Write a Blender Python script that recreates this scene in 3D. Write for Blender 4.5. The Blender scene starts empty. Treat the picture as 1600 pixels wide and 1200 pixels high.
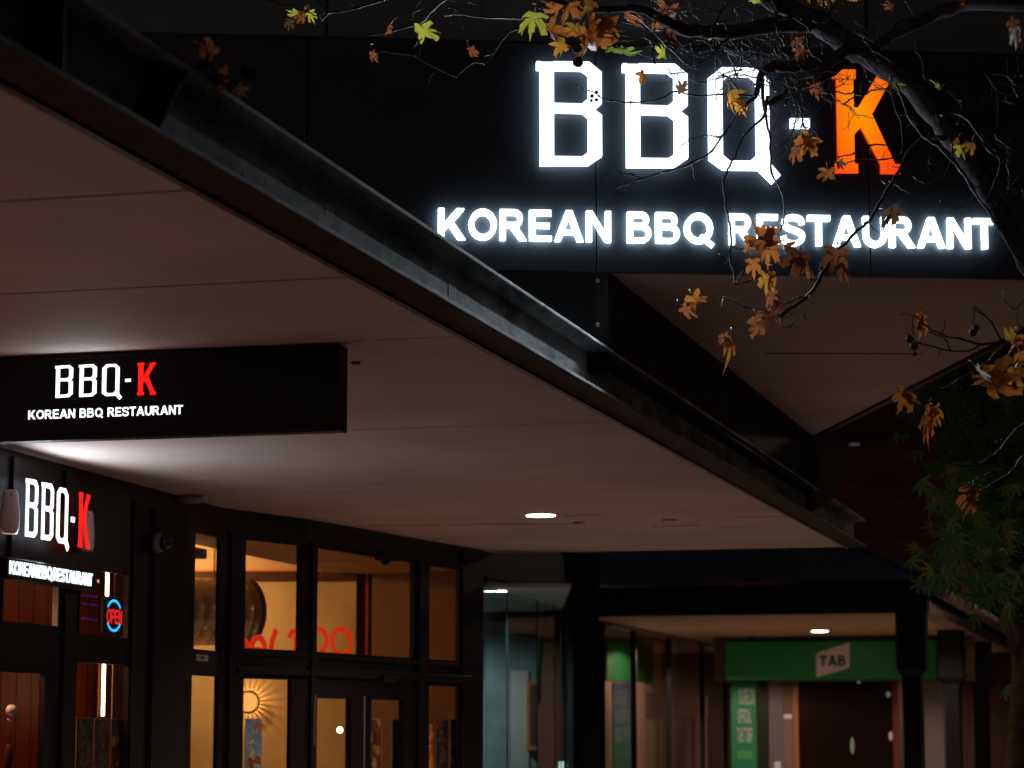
import bpy, bmesh, math, random
from mathutils import Vector, noise
R = math.radians
sc = bpy.context.scene
C = sc.collection
rnd = random.Random(7)

# ------------------------------------------------------------------ camera
FPX = 3850.0                       # focal length in pixels of the 1600 px wide photograph
TH = math.atan(540 / FPX)          # upward pitch
EYE = 1.6
cd = bpy.data.cameras.new("camera"); cam = bpy.data.objects.new("camera", cd); C.objects.link(cam)
cam.location = (0, 0, EYE); cam.rotation_euler = (R(90) + TH, 0, 0)
cd.sensor_width = 36; cd.lens = 36 * FPX / 1600; cd.clip_start = 0.1; cd.clip_end = 400
cd.dof.use_dof = True; cd.dof.focus_distance = 13.6; cd.dof.aperture_fstop = 3.4
sc.camera = cam

# ------------------------------------------------------------------ world (night sky)
w = bpy.data.worlds.new("World"); sc.world = w; w.use_nodes = True
nt = w.node_tree; nt.nodes.clear()
sky = nt.nodes.new('ShaderNodeTexSky'); sky.sky_type = 'NISHITA'; sky.sun_disc = False
sky.sun_elevation = R(-4); sky.sun_rotation = R(200)
b1 = nt.nodes.new('ShaderNodeBackground'); nt.links.new(sky.outputs[0], b1.inputs[0]); b1.inputs[1].default_value = 0.06
b2 = nt.nodes.new('ShaderNodeBackground'); b2.inputs[0].default_value = (1, .78, .72, 1); b2.inputs[1].default_value = 0.011
ad = nt.nodes.new('ShaderNodeAddShader'); wo = nt.nodes.new('ShaderNodeOutputWorld')
nt.links.new(b1.outputs[0], ad.inputs[0]); nt.links.new(b2.outputs[0], ad.inputs[1]); nt.links.new(ad.outputs[0], wo.inputs[0])
sc.view_settings.view_transform = 'Standard'; sc.view_settings.look = 'None'
sc.view_settings.exposure = 0; sc.view_settings.gamma = 1
try:
    sc.cycles.use_denoising = True; sc.cycles.max_bounces = 8; sc.cycles.transparent_max_bounces = 16
    sc.cycles.sample_clamp_indirect = 3.0; sc.cycles.caustics_reflective = False; sc.cycles.caustics_refractive = False
except Exception: pass

# ------------------------------------------------------------------ helpers
def ray(u, v):
    a = (u - 800) / FPX; b = (600 - v) / FPX
    return Vector((a, math.cos(TH) - b * math.sin(TH), math.sin(TH) + b * math.cos(TH)))
def onz(u, v, z):
    d = ray(u, v); return Vector((0, 0, EYE)) + d * ((z - EYE) / d.z)
def ony(u, v, y):
    d = ray(u, v); return Vector((0, 0, EYE)) + d * (y / d.y)

class Frame:
    """vertical plane: origin P, plan angle a (degrees from +X); o = metres towards the street side"""
    def __init__(s, P, a, side=1):
        s.P = Vector((P[0], P[1], 0)); s.d = Vector((math.cos(R(a)), math.sin(R(a)), 0))
        s.n = Vector((s.d.y, -s.d.x, 0)) * side
    def w(s, t, z, o=0): return s.P + s.d * t + s.n * o + Vector((0, 0, z))
    def px(s, u, v, o=0):
        d = ray(u, v); P = s.P + s.n * o; E = Vector((0, 0, EYE))
        k = (P - E).dot(s.n) / d.dot(s.n); q = E + d * k
        return (q - P).dot(s.d), q.z
    def off(s, o, da=0):
        f = Frame((0, 0), 0); f.P = s.P + s.n * o; f.d = s.d.copy(); f.n = s.n.copy(); return f

class MB:
    def __init__(s): s.v = []; s.f = []; s.m = []
    def add(s, vs, fs, mi=0):
        n = len(s.v); s.v += [Vector(x) for x in vs]
        for f in fs: s.f.append([i + n for i in f]); s.m.append(mi)
        return s
    def hexa(s, p, mi=0):  # 8 points: bottom 4, top 4
        return s.add(p, [(0, 3, 2, 1), (4, 5, 6, 7), (0, 1, 5, 4), (1, 2, 6, 5), (2, 3, 7, 6), (3, 0, 4, 7)], mi)
    def box(s, x0, x1, y0, y1, z0, z1, mi=0):
        return s.hexa([(x0, y0, z0), (x1, y0, z0), (x1, y1, z0), (x0, y1, z0), (x0, y0, z1), (x1, y0, z1), (x1, y1, z1), (x0, y1, z1)], mi)
    def fb(s, F, t0, t1, z0, z1, o0, o1, mi=0):
        if t0 > t1: t0, t1 = t1, t0
        if z0 > z1: z0, z1 = z1, z0
        if o0 > o1: o0, o1 = o1, o0
        return s.hexa([F.w(t0, z0, o1), F.w(t1, z0, o1), F.w(t1, z0, o0), F.w(t0, z0, o0),
                       F.w(t0, z1, o1), F.w(t1, z1, o1), F.w(t1, z1, o0), F.w(t0, z1, o0)], mi)
    def prism(s, F, pts, o0, o1, mi=0, side=None):     # polygon (t,z) extruded between offsets
        n = len(pts)
        vs = [F.w(a, b, o0) for a, b in pts] + [F.w(a, b, o1) for a, b in pts]
        s.add(vs, [list(range(n))[::-1], list(range(n, 2 * n))] + [(i, (i + 1) % n, n + (i + 1) % n, n + i) for i in range(n)], mi)
        if side is not None:
            for k in range(1, n + 1): s.m[-k] = side
            s.m[-(n + 2)] = side
        return s
    def vprism(s, pts, z0, z1, mi=0):       # plan polygon extruded in z
        n = len(pts)
        vs = [(p[0], p[1], z0) for p in pts] + [(p[0], p[1], z1) for p in pts]
        return s.add(vs, [list(range(n))[::-1], list(range(n, 2 * n))] + [(i, (i + 1) % n, n + (i + 1) % n, n + i) for i in range(n)], mi)
    def strip(s, F, A, B, o0, o1, closed=False, mi=0, side=None):
        n = len(A); vs = []
        for i in range(n):
            vs += [F.w(*A[i], o0), F.w(*B[i], o0), F.w(*B[i], o1), F.w(*A[i], o1)]
        fs = []
        for i in range(n if closed else n - 1):
            a = 4 * i; b = 4 * ((i + 1) % n)
            fs += [(a + 3, a + 2, b + 2, b + 3), (a, b, b + 1, a + 1), (a, a + 3, b + 3, b), (a + 1, b + 1, b + 2, a + 2)]
        if not closed: fs += [(0, 1, 2, 3), (4 * n - 4, 4 * n - 1, 4 * n - 2, 4 * n - 3)]
        k0 = len(s.m); s.add(vs, fs, mi)
        if side is not None:
            for k in range(k0, len(s.m)):
                if (k - k0) % 4 != 0 or (k - k0) >= 4 * (n if closed else n - 1): s.m[k] = side
        return s
    def tube(s, pts, rs, seg=8, mi=0, cap=True):
        pts = [Vector(p) for p in pts]; n = len(pts)
        if not hasattr(rs, '__len__'): rs = [rs] * n
        rings = []; prev = None
        for i in range(n):
            t = (pts[min(i + 1, n - 1)] - pts[max(i - 1, 0)])
            if t.length < 1e-9: t = Vector((0, 0, 1))
            t.normalize()
            if prev is None:
                a = t.cross(Vector((0, 0, 1)))
                if a.length < .05: a = t.cross(Vector((1, 0, 0)))
            else: a = prev - t * prev.dot(t)
            a.normalize(); prev = a; b = t.cross(a)
            rings.append([pts[i] + (a * math.cos(2 * math.pi * k / seg) + b * math.sin(2 * math.pi * k / seg)) * rs[i] for k in range(seg)])
        vs = [p for r in rings for p in r]; fs = []
        for i in range(n - 1):
            for k in range(seg):
                k2 = (k + 1) % seg; fs.append((i * seg + k, i * seg + k2, (i + 1) * seg + k2, (i + 1) * seg + k))
        if cap: fs += [list(range(seg)), [(n - 1) * seg + k for k in range(seg)][::-1]]
        return s.add(vs, fs, mi)
    def lathe(s, c, prof, seg=24, mi=0, ax=None):   # prof: (r, h); axis default z
        ax = Vector(ax or (0, 0, 1)).normalized(); c = Vector(c)
        a = ax.cross(Vector((0, 0, 1)));
        if a.length < .05: a = Vector((1, 0, 0))
        a.normalize(); b = ax.cross(a); vs = []; fs = []
        for r, h in prof:
            for k in range(seg):
                t = 2 * math.pi * k / seg; vs.append(c + ax * h + (a * math.cos(t) + b * math.sin(t)) * r)
        for i in range(len(prof) - 1):
            for k in range(seg):
                k2 = (k + 1) % seg; fs.append((i * seg + k, i * seg + k2, (i + 1) * seg + k2, (i + 1) * seg + k))
        fs += [list(range(seg)), [(len(prof) - 1) * seg + k for k in range(seg)][::-1]]
        return s.add(vs, fs, mi)
    def ball(s, c, r, seg=10, mi=0, sq=(1, 1, 1)):
        c = Vector(c); vs = [c + Vector((0, 0, r * sq[2]))]; fs = []; n = seg // 2
        for i in range(1, n):
            for k in range(seg):
                t = math.pi * i / n; p = 2 * math.pi * k / seg
                vs.append(c + Vector((r * sq[0] * math.sin(t) * math.cos(p), r * sq[1] * math.sin(t) * math.sin(p), r * sq[2] * math.cos(t))))
        vs.append(c - Vector((0, 0, r * sq[2])))
        for k in range(seg): fs.append((0, 1 + k, 1 + (k + 1) % seg))
        for i in range(n - 2):
            for k in range(seg):
                a = 1 + i * seg + k; b = 1 + i * seg + (k + 1) % seg; fs.append((a, a + seg, b + seg, b))
        L = len(vs) - 1
        for k in range(seg): fs.append((L, L - seg + (k + 1) % seg, L - seg + k))
        return s.add(vs, fs, mi)

def link(name, mb, mats, parent=None, smooth=False, bevel=0, label=None):
    me = bpy.data.meshes.new(name)
    if parent is not None: og = wloc(parent)
    else:
        xs = [p.x for p in mb.v]; ys = [p.y for p in mb.v]; zs = [p.z for p in mb.v]
        og = Vector(((min(xs) + max(xs)) / 2, (min(ys) + max(ys)) / 2, min(zs)))
    me.from_pydata([tuple(p - og) for p in mb.v], [], mb.f)
    if not isinstance(mats, (list, tuple)): mats = [mats]
    for m in mats: me.materials.append(m)
    for i, p in enumerate(me.polygons): p.material_index = mb.m[i]; p.use_smooth = smooth
    bm = bmesh.new(); bm.from_mesh(me); bmesh.ops.recalc_face_normals(bm, faces=bm.faces); bm.to_mesh(me); bm.free()
    o = bpy.data.objects.new(name, me); C.objects.link(o)
    if parent is not None: o.parent = parent
    else: o.location = og
    if bevel:
        bv = o.modifiers.new('bevel', 'BEVEL'); bv.width = bevel; bv.segments = 2; bv.limit_method = 'ANGLE'
    if label: o['label'] = label
    return o
def wloc(o):
    v = Vector((0, 0, 0))
    while o is not None: v += Vector(o.location); o = o.parent
    return v
def tag(o, label=None, cat=None, group=None, kind=None):
    if label: o['label'] = label
    if cat: o['category'] = cat
    if group: o['group'] = group
    if kind: o['kind'] = kind
    return o
def thing(name, label, cat, loc, group=None):
    o = bpy.data.objects.new(name, None); C.objects.link(o); o.location = loc; o.empty_display_size = .1
    return tag(o, label, cat, group)

# ------------------------------------------------------------------ materials
def mat(name, col, rough=.6, metal=0, spec=.3, var=0, scale=4, col2=None, bump=0, bscale=60, emis=None, es=0, detail=6):
    m = bpy.data.materials.new(name); m.use_nodes = True; n = m.node_tree; b = n.nodes['Principled BSDF']
    b.inputs['Base Color'].default_value = (*col, 1); b.inputs['Roughness'].default_value = rough
    b.inputs['Metallic'].default_value = metal; b.inputs['Specular IOR Level'].default_value = spec
    tc = n.nodes.new('ShaderNodeTexCoord')
    if var or col2:
        nz = n.nodes.new('ShaderNodeTexNoise'); nz.inputs['Scale'].default_value = scale; nz.inputs['Detail'].default_value = detail
        n.links.new(tc.outputs['Object'], nz.inputs['Vector'])
        cr = n.nodes.new('ShaderNodeValToRGB'); cr.color_ramp.elements[0].position = .35; cr.color_ramp.elements[1].position = .65
        c2 = col2 or tuple(c * (1 + var) for c in col); c1 = col if col2 else tuple(c * (1 - var) for c in col)
        cr.color_ramp.elements[0].color = (*c1, 1); cr.color_ramp.elements[1].color = (*c2, 1)
        n.links.new(nz.outputs[0], cr.inputs[0]); n.links.new(cr.outputs[0], b.inputs['Base Color'])
    if bump:
        nb = n.nodes.new('ShaderNodeTexNoise'); nb.inputs['Scale'].default_value = bscale; nb.inputs['Detail'].default_value = 5
        n.links.new(tc.outputs['Object'], nb.inputs['Vector'])
        bp = n.nodes.new('ShaderNodeBump'); bp.inputs['Strength'].default_value = bump; bp.inputs['Distance'].default_value = .01
        n.links.new(nb.outputs[0], bp.inputs['Height']); n.links.new(bp.outputs[0], b.inputs['Normal'])
    if emis:
        b.inputs['Emission Color'].default_value = (*emis, 1); b.inputs['Emission Strength'].default_value = es
    return m
def emit(name, col, s):
    m = mat(name, tuple(min(.8, c) for c in col), .5, emis=col, es=s); return m
def glassmat(name, tint=(1, 1, 1), refl=.08, rough=.02, mx=.3):
    m = bpy.data.materials.new(name); m.use_nodes = True; n = m.node_tree; n.nodes.clear()
    o = n.nodes.new('ShaderNodeOutputMaterial'); t = n.nodes.new('ShaderNodeBsdfTransparent'); g = n.nodes.new('ShaderNodeBsdfGlossy')
    t.inputs[0].default_value = (*tint, 1); g.inputs['Roughness'].default_value = rough
    lw = n.nodes.new('ShaderNodeLayerWeight'); lw.inputs[0].default_value = .25
    mr = n.nodes.new('ShaderNodeMapRange'); mr.inputs['To Min'].default_value = refl; mr.inputs['To Max'].default_value = mx
    n.links.new(lw.outputs['Fresnel'], mr.inputs[0])
    ms = n.nodes.new('ShaderNodeMixShader'); n.links.new(mr.outputs[0], ms.inputs[0]); n.links.new(t.outputs[0], ms.inputs[1]); n.links.new(g.outputs[0], ms.inputs[2])
    n.links.new(ms.outputs[0], o.inputs[0]); return m

M = {}
M['soffit'] = mat('painted_soffit', (.57, .43, .41), .75, spec=.12, var=.10, scale=.8, detail=9, bump=.05, bscale=25)
M['groove'] = mat('joint_sealant', (.02, .016, .016), .8)
M['black_panel'] = mat('black_composite_panel', (.017, .018, .022), .42, spec=.12, var=.15, scale=2, bump=.03, bscale=8)
M['grey_panel'] = mat('charcoal_panel', (.075, .072, .088), .6, spec=.2, var=.1, scale=1.5)
M['dark_wall'] = mat('dark_cladding', (.006, .0065, .008), .6, spec=.15, var=.2, scale=3)
M['frame'] = mat('dark_frame_paint', (.009, .0065, .0065), .4, spec=.25, var=.2, scale=5)
M['column'] = mat('dark_column_paint', (.017, .013, .014), .55, spec=.15, var=.1, scale=3)
M['black'] = mat('matt_black', (.008, .008, .009), .5, spec=.2)
M['white_led'] = emit('white_letter_light', (.88, .97, 1.0), 2.0)
M['white_side'] = emit('white_letter_return', (.72, .88, 1.0), 1.5)
M['text_side'] = emit('white_text_return', (.72, .88, 1.0), 1.1)
M['orange_side'] = emit('orange_letter_return', (1, .03, .0), .35)
M['dark_side'] = mat('black_letter_return', (.02, .02, .02), .5)
M['white_led_small'] = emit('white_box_light', (.93, 1, .96), 1.7)
M['white_led_shop'] = emit('white_shop_letter_light', (.86, .95, 1.0), 3.2)
M['white_strip'] = emit('white_strip_light', (.86, .95, 1.0), 2.6)
M['halo'] = emit('white_halo_light', (.66, .88, 1.0), 24.0)
M['halo2'] = emit('white_soft_halo', (.62, .80, 1.0), 8.0)
M['red_led'] = emit('red_letter_light', (1, .012, .008), 1.1)
M['ground'] = mat('asphalt', (.055, .052, .05), .85, var=.25, scale=3, bump=.3, bscale=80)
M['paving'] = mat('paving', (.30, .24, .20), .8, var=.12, scale=2, bump=.1)
M['wood'] = mat('orange_timber', (.62, .105, .012), .5, col2=(.50, .075, .008), scale=3)
M['wood_dark'] = mat('dark_timber', (.08, .03, .015), .5)
M['white_plastic'] = mat('white_plastic', (.62, .60, .62), .35, spec=.4)
M['grey_plastic'] = mat('grey_plastic', (.22, .21, .24), .4, spec=.4)
M['led_warm'] = emit('warm_tube_light', (1, .74, .38), 9)
M['downlight'] = emit('downlight_diffuser', (1, .93, .84), 28)
M['glass'] = glassmat('window_glass', (.95, .95, .93), .04)
M['glass_flat'] = glassmat('shop_window_glass', (.95, .93, .9), .01, mx=.07)
M['glass_green'] = glassmat('shopfront_glass', (.82, .93, .90), .08)
M['glass_edge'] = mat('glass_edge', (.012, .024, .021), .4, spec=.2)
M['gals'] = mat('spiral_duct_metal', (.80, .64, .40), .28, metal=.8, var=.08, scale=6)
M['chrome'] = mat('brushed_metal', (.5, .48, .45), .35, metal=1)

def orange_k():
    m = bpy.data.materials.new('orange_letter_light'); m.use_nodes = True; n = m.node_tree; b = n.nodes['Principled BSDF']
    b.inputs['Base Color'].default_value = (.5, .08, .02, 1)
    tc = n.nodes.new('ShaderNodeTexCoord'); mp = n.nodes.new('ShaderNodeMapping')
    n.links.new(tc.outputs['Generated'], mp.inputs[0]); mp.inputs['Location'].default_value = (-.42, 0, -.5); mp.inputs['Scale'].default_value = (1.0, 0, .85)
    ln = n.nodes.new('ShaderNodeVectorMath'); ln.operation = 'LENGTH'; n.links.new(mp.outputs[0], ln.inputs[0])
    cr = n.nodes.new('ShaderNodeValToRGB'); cr.color_ramp.elements[0].color = (1, .31, .0, 1); cr.color_ramp.elements[1].color = (1, .06, .004, 1)
    cr.color_ramp.elements[1].position = .62
    n.links.new(ln.outputs['Value'], cr.inputs[0]); n.links.new(cr.outputs[0], b.inputs['Emission Color']); b.inputs['Emission Strength'].default_value = 1.0
    return m
M['orange_led'] = orange_k()

def beam_mat():
    m = bpy.data.materials.new('weathered_steel_beam'); m.use_nodes = True; n = m.node_tree; b = n.nodes['Principled BSDF']
    b.inputs['Roughness'].default_value = .7; b.inputs['Specular IOR Level'].default_value = .2
    tc = n.nodes.new('ShaderNodeTexCoord')
    def noise_(sc_, mpscale, d=6, lo=.4, hi=.6, c0=(0, 0, 0), c1=(1, 1, 1)):
        mp = n.nodes.new('ShaderNodeMapping'); mp.inputs['Scale'].default_value = mpscale; mp.inputs['Rotation'].default_value = (0, 0, 0)
        n.links.new(tc.outputs['Object'], mp.inputs[0])
        z = n.nodes.new('ShaderNodeTexNoise'); z.inputs['Scale'].default_value = sc_; z.inputs['Detail'].default_value = d; z.inputs['Roughness'].default_value = .65
        n.links.new(mp.outputs[0], z.inputs['Vector'])
        r = n.nodes.new('ShaderNodeValToRGB'); r.color_ramp.elements[0].position = lo; r.color_ramp.elements[1].position = hi
        r.color_ramp.elements[0].color = (*c0, 1); r.color_ramp.elements[1].color = (*c1, 1)
        n.links.new(z.outputs[0], r.inputs[0]); return r
    def mix(f, a, bb, blend='MIX'):
        x = n.nodes.new('ShaderNodeMixRGB'); x.blend_type = blend
        for k, q in ((0, f), (1, a), (2, bb)):
            if hasattr(q, 'outputs'): n.links.new(q.outputs[0], x.inputs[k])
            elif isinstance(q, tuple): x.inputs[k].default_value = (*q, 1)
            else: x.inputs[k].default_value = q
        return x
    base = noise_(5.5, (1, .22, .9), 10, .34, .68, (.09, .095, .10), (.64, .66, .67))
    streak = noise_(9, (1, .3, .3), 6, .58, .80)      # vertical run marks
    a = mix(streak, base, (.56, .57, .58))
    rust = noise_(6, (1, .25, 1.6), 6, .60, .72)
    a2 = mix(rust, a, (.17, .11, .11))
    spk = noise_(95, (1, .35, 1), 2, .66, .70)
    a3 = mix(spk, a2, (.03, .03, .03))
    vor = n.nodes.new('ShaderNodeTexVoronoi'); vor.distance = 'CHEBYCHEV'; vor.inputs['Scale'].default_value = 2.4
    n.links.new(tc.outputs['Object'], vor.inputs['Vector'])
    vr = n.nodes.new('ShaderNodeValToRGB'); vr.color_ramp.interpolation = 'CONSTANT'
    vr.color_ramp.elements[0].color = (.75, .75, .75, 1); vr.color_ramp.elements[1].position = .87; vr.color_ramp.elements[1].color = (1.5, 1.5, 1.5, 1)
    n.links.new(vor.outputs['Color'], vr.inputs[0])
    a4 = mix(1.0, a3, vr, 'MULTIPLY')
    n.links.new(a4.outputs[0], b.inputs['Base Color'])
    bp = n.nodes.new('ShaderNodeBump'); bp.inputs['Strength'].default_value = .25; bp.inputs['Distance'].default_value = .006
    n.links.new(spk.outputs[0], bp.inputs['Height']); n.links.new(bp.outputs[0], b.inputs['Normal'])
    return m
M['beam'] = beam_mat()

# ------------------------------------------------------------------ lettering
T = .185
def rect(x0, y0, x1, y1): return ('p', [(x0, y0), (x1, y0), (x1, y1), (x0, y1)])
def poly(*p): return ('p', list(p))
def arc(cx, cy, rx, ry, a0, a1, n=12):
    return [(cx + rx * math.cos(R(a0 + (a1 - a0) * i / n)), cy + ry * math.sin(R(a0 + (a1 - a0) * i / n))) for i in range(n + 1)]
def catmull(P, n=5):
    o = []
    for i in range(len(P) - 1):
        p0 = P[max(i - 1, 0)]; p1 = P[i]; p2 = P[i + 1]; p3 = P[min(i + 2, len(P) - 1)]
        for k in range(n):
            t = k / n
            o.append(tuple(.5 * (2 * p1[j] + (p2[j] - p0[j]) * t + (2 * p0[j] - 5 * p1[j] + 4 * p2[j] - p3[j]) * t * t + (3 * p1[j] - p0[j] - 3 * p2[j] + p3[j]) * t ** 3) for j in range(2)))
    o.append(P[-1]); return o
ring = ('c', arc(.49, .5, .39, .41, 0, 345, 23), T)
G = {
 'K': (.93, [rect(0, 0, .2, 1), poly((.2, .26), (.66, .74) , (.88, 1), (.62, 1), (.2, .54)), poly((.30, .50), (.67, 0), (.93, 0), (.46, .64))]),
 'O': (.98, [ring]),
 'R': (.92, [rect(0, 0, .2, 1), ('s', [(.15, .915), (.5, .915)] + arc(.5, .71, .2, .205, 85, -85) + [(.5, .505), (.15, .505)], .17), poly((.34, .42), (.68, 0), (.92, 0), (.60, .46))]),
 'E': (.76, [rect(0, 0, .2, 1), rect(.19, .83, .74, 1), rect(.19, .42, .69, .58), rect(.19, 0, .76, .17)]),
 'A': (1.0, [poly((0, 0), (.215, 0), (.61, 1), (.385, 1)), poly((.785, 0), (1, 0), (.61, 1), (.385, 1)), rect(.22, .22, .78, .38)]),
 'N': (.85, [rect(0, 0, .19, 1), rect(.66, 0, .85, 1), poly((0, 1), (.2, 1), (.85, 0), (.65, 0))]),
 'B': (.86, [rect(0, 0, .2, 1), ('s', [(.15, .915), (.48, .915)] + arc(.48, .735, .17, .18, 85, -85) + [(.48, .555), (.15, .555)], .165), ('s', [(.15, .53), (.5, .53)] + arc(.5, .306, .225, .224, 85, -85) + [(.5, .082), (.15, .082)], .165)]),
 'Q': (1.0, [ring, poly((.50, .20), (.60, .32), (1.03, -.01), (.93, -.12))]),
 'S': (.86, [('s', catmull([(.77, .70), (.70, .86), (.44, .925), (.18, .86), (.13, .71), (.24, .585), (.5, .50), (.73, .40), (.76, .26), (.67, .125), (.43, .075), (.17, .13), (.08, .31)]), .175)]),
 'T': (.82, [rect(0, .83, .82, 1), rect(.31, 0, .51, .84)]),
 'U': (.86, [('s', [(.1, 1), (.1, .39)] + arc(.43, .39, .33, .305, 180, 360, 16)[1:-1] + [(.76, .39), (.76, 1)], .2)]),
 'P': (.84, [rect(0, 0, .2, 1), ('s', [(.15, .915), (.5, .915)] + arc(.5, .68, .22, .235, 85, -85) + [(.5, .445), (.15, .445)], .17)]),
 'I': (.2, [rect(0, 0, .2, 1)]),
 'F': (.70, [rect(0, 0, .2, 1), rect(.19, .83, .70, 1), rect(.19, .41, .62, .57)]),
 'L': (.70, [rect(0, 0, .2, 1), rect(.19, 0, .70, .17)]),
 'C': (.90, [('s', arc(.49, .5, .39, .41, 45, 315, 20), .19)]),
 'Y': (.92, [rect(.36, 0, .56, .45), poly((.36, .42), (.56, .42), (.92, 1), (.70, 1)), poly((.36, .42), (.56, .42), (.22, 1), (0, 1))]),
 't': (.86, [rect(0, .76, .86, 1), rect(.29, 0, .57, .78)]),
 'a': (1.04, [poly((0, 0), (.29, 0), (.66, 1), (.38, 1)), poly((.75, 0), (1.04, 0), (.66, 1), (.38, 1)), rect(.22, .18, .8, .40)]),
 'b': (.90, [rect(0, 0, .27, 1), ('s', [(.15, .89), (.5, .89)] + arc(.5, .72, .19, .17, 85, -85) + [(.5, .55), (.15, .55)], .22), ('s', [(.15, .52), (.52, .52)] + arc(.52, .315, .24, .205, 85, -85) + [(.52, .11), (.15, .11)], .22)]),
 "'": (.16, [rect(0, .68, .16, 1)]),
}
# slab letters, in pixels of the photograph's big sign (baseline 260, slope removed)
def slope(pts): return [(x, y - .0195 * (x - 840)) for x, y in pts]
def seg(a, b): return (a, b)
SB = dict(
 B=[('ring', [(843.5,109.5),(843.5,260),(917,260),(939,245),(939,180),(927.5,172.5),(939,163),(939,114),(919.5,97.5),(838.5,97.5),(838.5,110)],
            None)])
# each slab letter as explicit quads / polygons
def slabB(dx):
    L = [ [(843.5,98),(865,98),(865,259.5),(843.5,259.5)],           # stem
          [(838,97),(844,97),(844,110),(838,110)],                   # serif
          [(864,97),(919.5,97.5),(908,111),(864,110.5)],             # top bar
          [(919.5,97.5),(939,113.5),(918,118.5),(908,111)],          # chamfer
          [(939,113.5),(939,162.5),(918,155),(918,118.5)],
          [(939,162.5),(927.5,172.5),(908,163.5),(918,155)],
          [(864,162.5),(908,163.5),(927.5,172.5),(908.5,177.5),(864,176.5)],
          [(927.5,172.5),(939,181),(918,185),(908.5,177.5)],
          [(939,181),(939,245),(918,239),(918,185)],
          [(939,245),(917,259.5),(908,246),(918,239)],
          [(864,245.5),(908,246),(917,259.5),(864,259.5)] ]
    return [[(x + dx, y + (.0195 * dx if dx else 0)) for x, y in p] for p in L]
def slabQ():
    o = [(1105.5,122),(1127,105),(1178,106),(1200.5,124),(1200.5,254),(1181,266),(1127,265.5),(1105.5,250)]
    i = [(1127,127),(1137,118),(1170,118.5),(1180,127),(1180,243),(1170,252),(1137,252),(1127,243)]
    L = [[o[k], o[(k + 1) % 8], i[(k + 1) % 8], i[k]] for k in range(8)]
    L.append([(1181,252),(1197,251),(1216.6,275),(1204,287.5),(1180,264)])
    return L
def slabK():
    return [[(1306.7,108),(1334,108),(1334,271),(1306.7,270.5)],
            [(1301,112),(1304.5,107.6),(1337.8,107.7),(1337.8,122.8),(1301,122)],
            [(1302.5,256.4),(1339,256.6),(1339,271.2),(1302.5,271)],
            [(1333.5,167.8),(1340.5,167.8),(1371.5,118),(1393.5,124),(1362.5,178.5),(1343.5,200),(1333.5,211)],
            [(1343.5,199.8),(1362.5,178.5),(1397.5,257.5),(1374,257.5)],
            [(1373.8,256.5),(1405,257.3),(1405,272.5),(1373.8,272)],
            [(1371,110.5),(1401,111),(1401,125),(1371,124.5)]]
BIG = {'B': slabB(0), 'B2': slabB(133.8), 'Q': slabQ(), '-': [[(1234,184.8),(1264,185.2),(1264,199.8),(1234,199.5)]], 'K': slabK()}
for kx in BIG: BIG[kx] = [slope(p) for p in BIG[kx]]

def stroke_strip(P, t, closed):
    n = len(P); A = []; B = []
    for i in range(n):
        if closed: a = Vector(P[i - 1]); c = Vector(P[(i + 1) % n])
        else: a = Vector(P[max(i - 1, 0)]); c = Vector(P[min(i + 1, n - 1)])
        b = Vector(P[i]); d1 = (b - a) if (b - a).length > 1e-9 else (c - b); d2 = (c - b) if (c - b).length > 1e-9 else d1
        d1.normalize(); d2.normalize(); m = d1 + d2
        if m.length < 1e-6: m = d1
        m.normalize(); nn = Vector((-m.y, m.x)); k = 1 / max(.5, abs(nn.dot(Vector((-d1.y, d1.x)))))
        A.append(tuple(b + nn * t / 2 * k)); B.append(tuple(b - nn * t / 2 * k))
    return A, B
def glyph(mb, F, ch, t0, z0, h, o0, o1, wx=1.0, step=.0008, mi=0, slant=None, two=False):
    wd, parts = G[ch]
    tf = (lambda p: (t0 + p[0] * h * wx, z0 + p[1] * h + (slant or 0) * p[0] * h * wx))
    for i, pt in enumerate(parts):
        oo = o1 + step * i
        if pt[0] == 'p': mb.prism(F, [tf(p) for p in pt[1]], o0 + step * .3 * i, oo, mi, 1 if two else None)
        else:
            A, B = stroke_strip(pt[1], pt[2], pt[0] == 'c')
            mb.strip(F, [tf(p) for p in A], [tf(p) for p in B], o0 + step * .3 * i, oo, pt[0] == 'c', mi, 1 if two else None)
    return wd * h * wx
def word_width(s, gap=.10): return sum(G[c][0] if c != ' ' else .28 for c in s) + gap * (len(s) - 1)
def word(F, s, ta, tb, z0, h, o0, o1, m, parent, gap=.10, each=True, name='letter', slant=0, step=.0008, smallmb=None):
    wx = (tb - ta) / (word_width(s, gap) * h); t = ta; mb = smallmb or MB()
    for ch in s:
        if ch == ' ': t += (.28 + gap) * h * wx; continue
        if each:
            q = MB(); glyph(q, F, ch, t, z0 + slant * (t - ta), h, o0, o1, wx, step, two=isinstance(m, list)); link(name, q, m, parent)
        else: glyph(mb, F, ch, t, z0 + slant * (t - ta), h, o0, o1, wx, step)
        t += (G[ch][0] + gap) * h * wx
    return mb

# ================================================================== SETTING
mb = MB(); mb.add([(-150, -60, 0), (150, -60, 0), (150, 300, 0), (-150, 300, 0)], [(0, 1, 2, 3)])
tag(link('ground', mb, M['ground']), kind='structure')
A15 = 15.0
D = Vector((math.sin(R(A15)), math.cos(R(A15)), 0)); N = Vector((math.cos(R(A15)), -math.sin(R(A15)), 0))
mb = MB()
P0 = Vector((-1.0, 6, 0)) - D * 16
mb.vprism([(-9, -9), tuple((P0 + N * .7)[:2]), tuple((P0 + N * .7 + D * 80)[:2]), (8, 72), (-12, 60)], .004, .14)
tag(link('pavement', mb, M['paving']), kind='structure')

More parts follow.
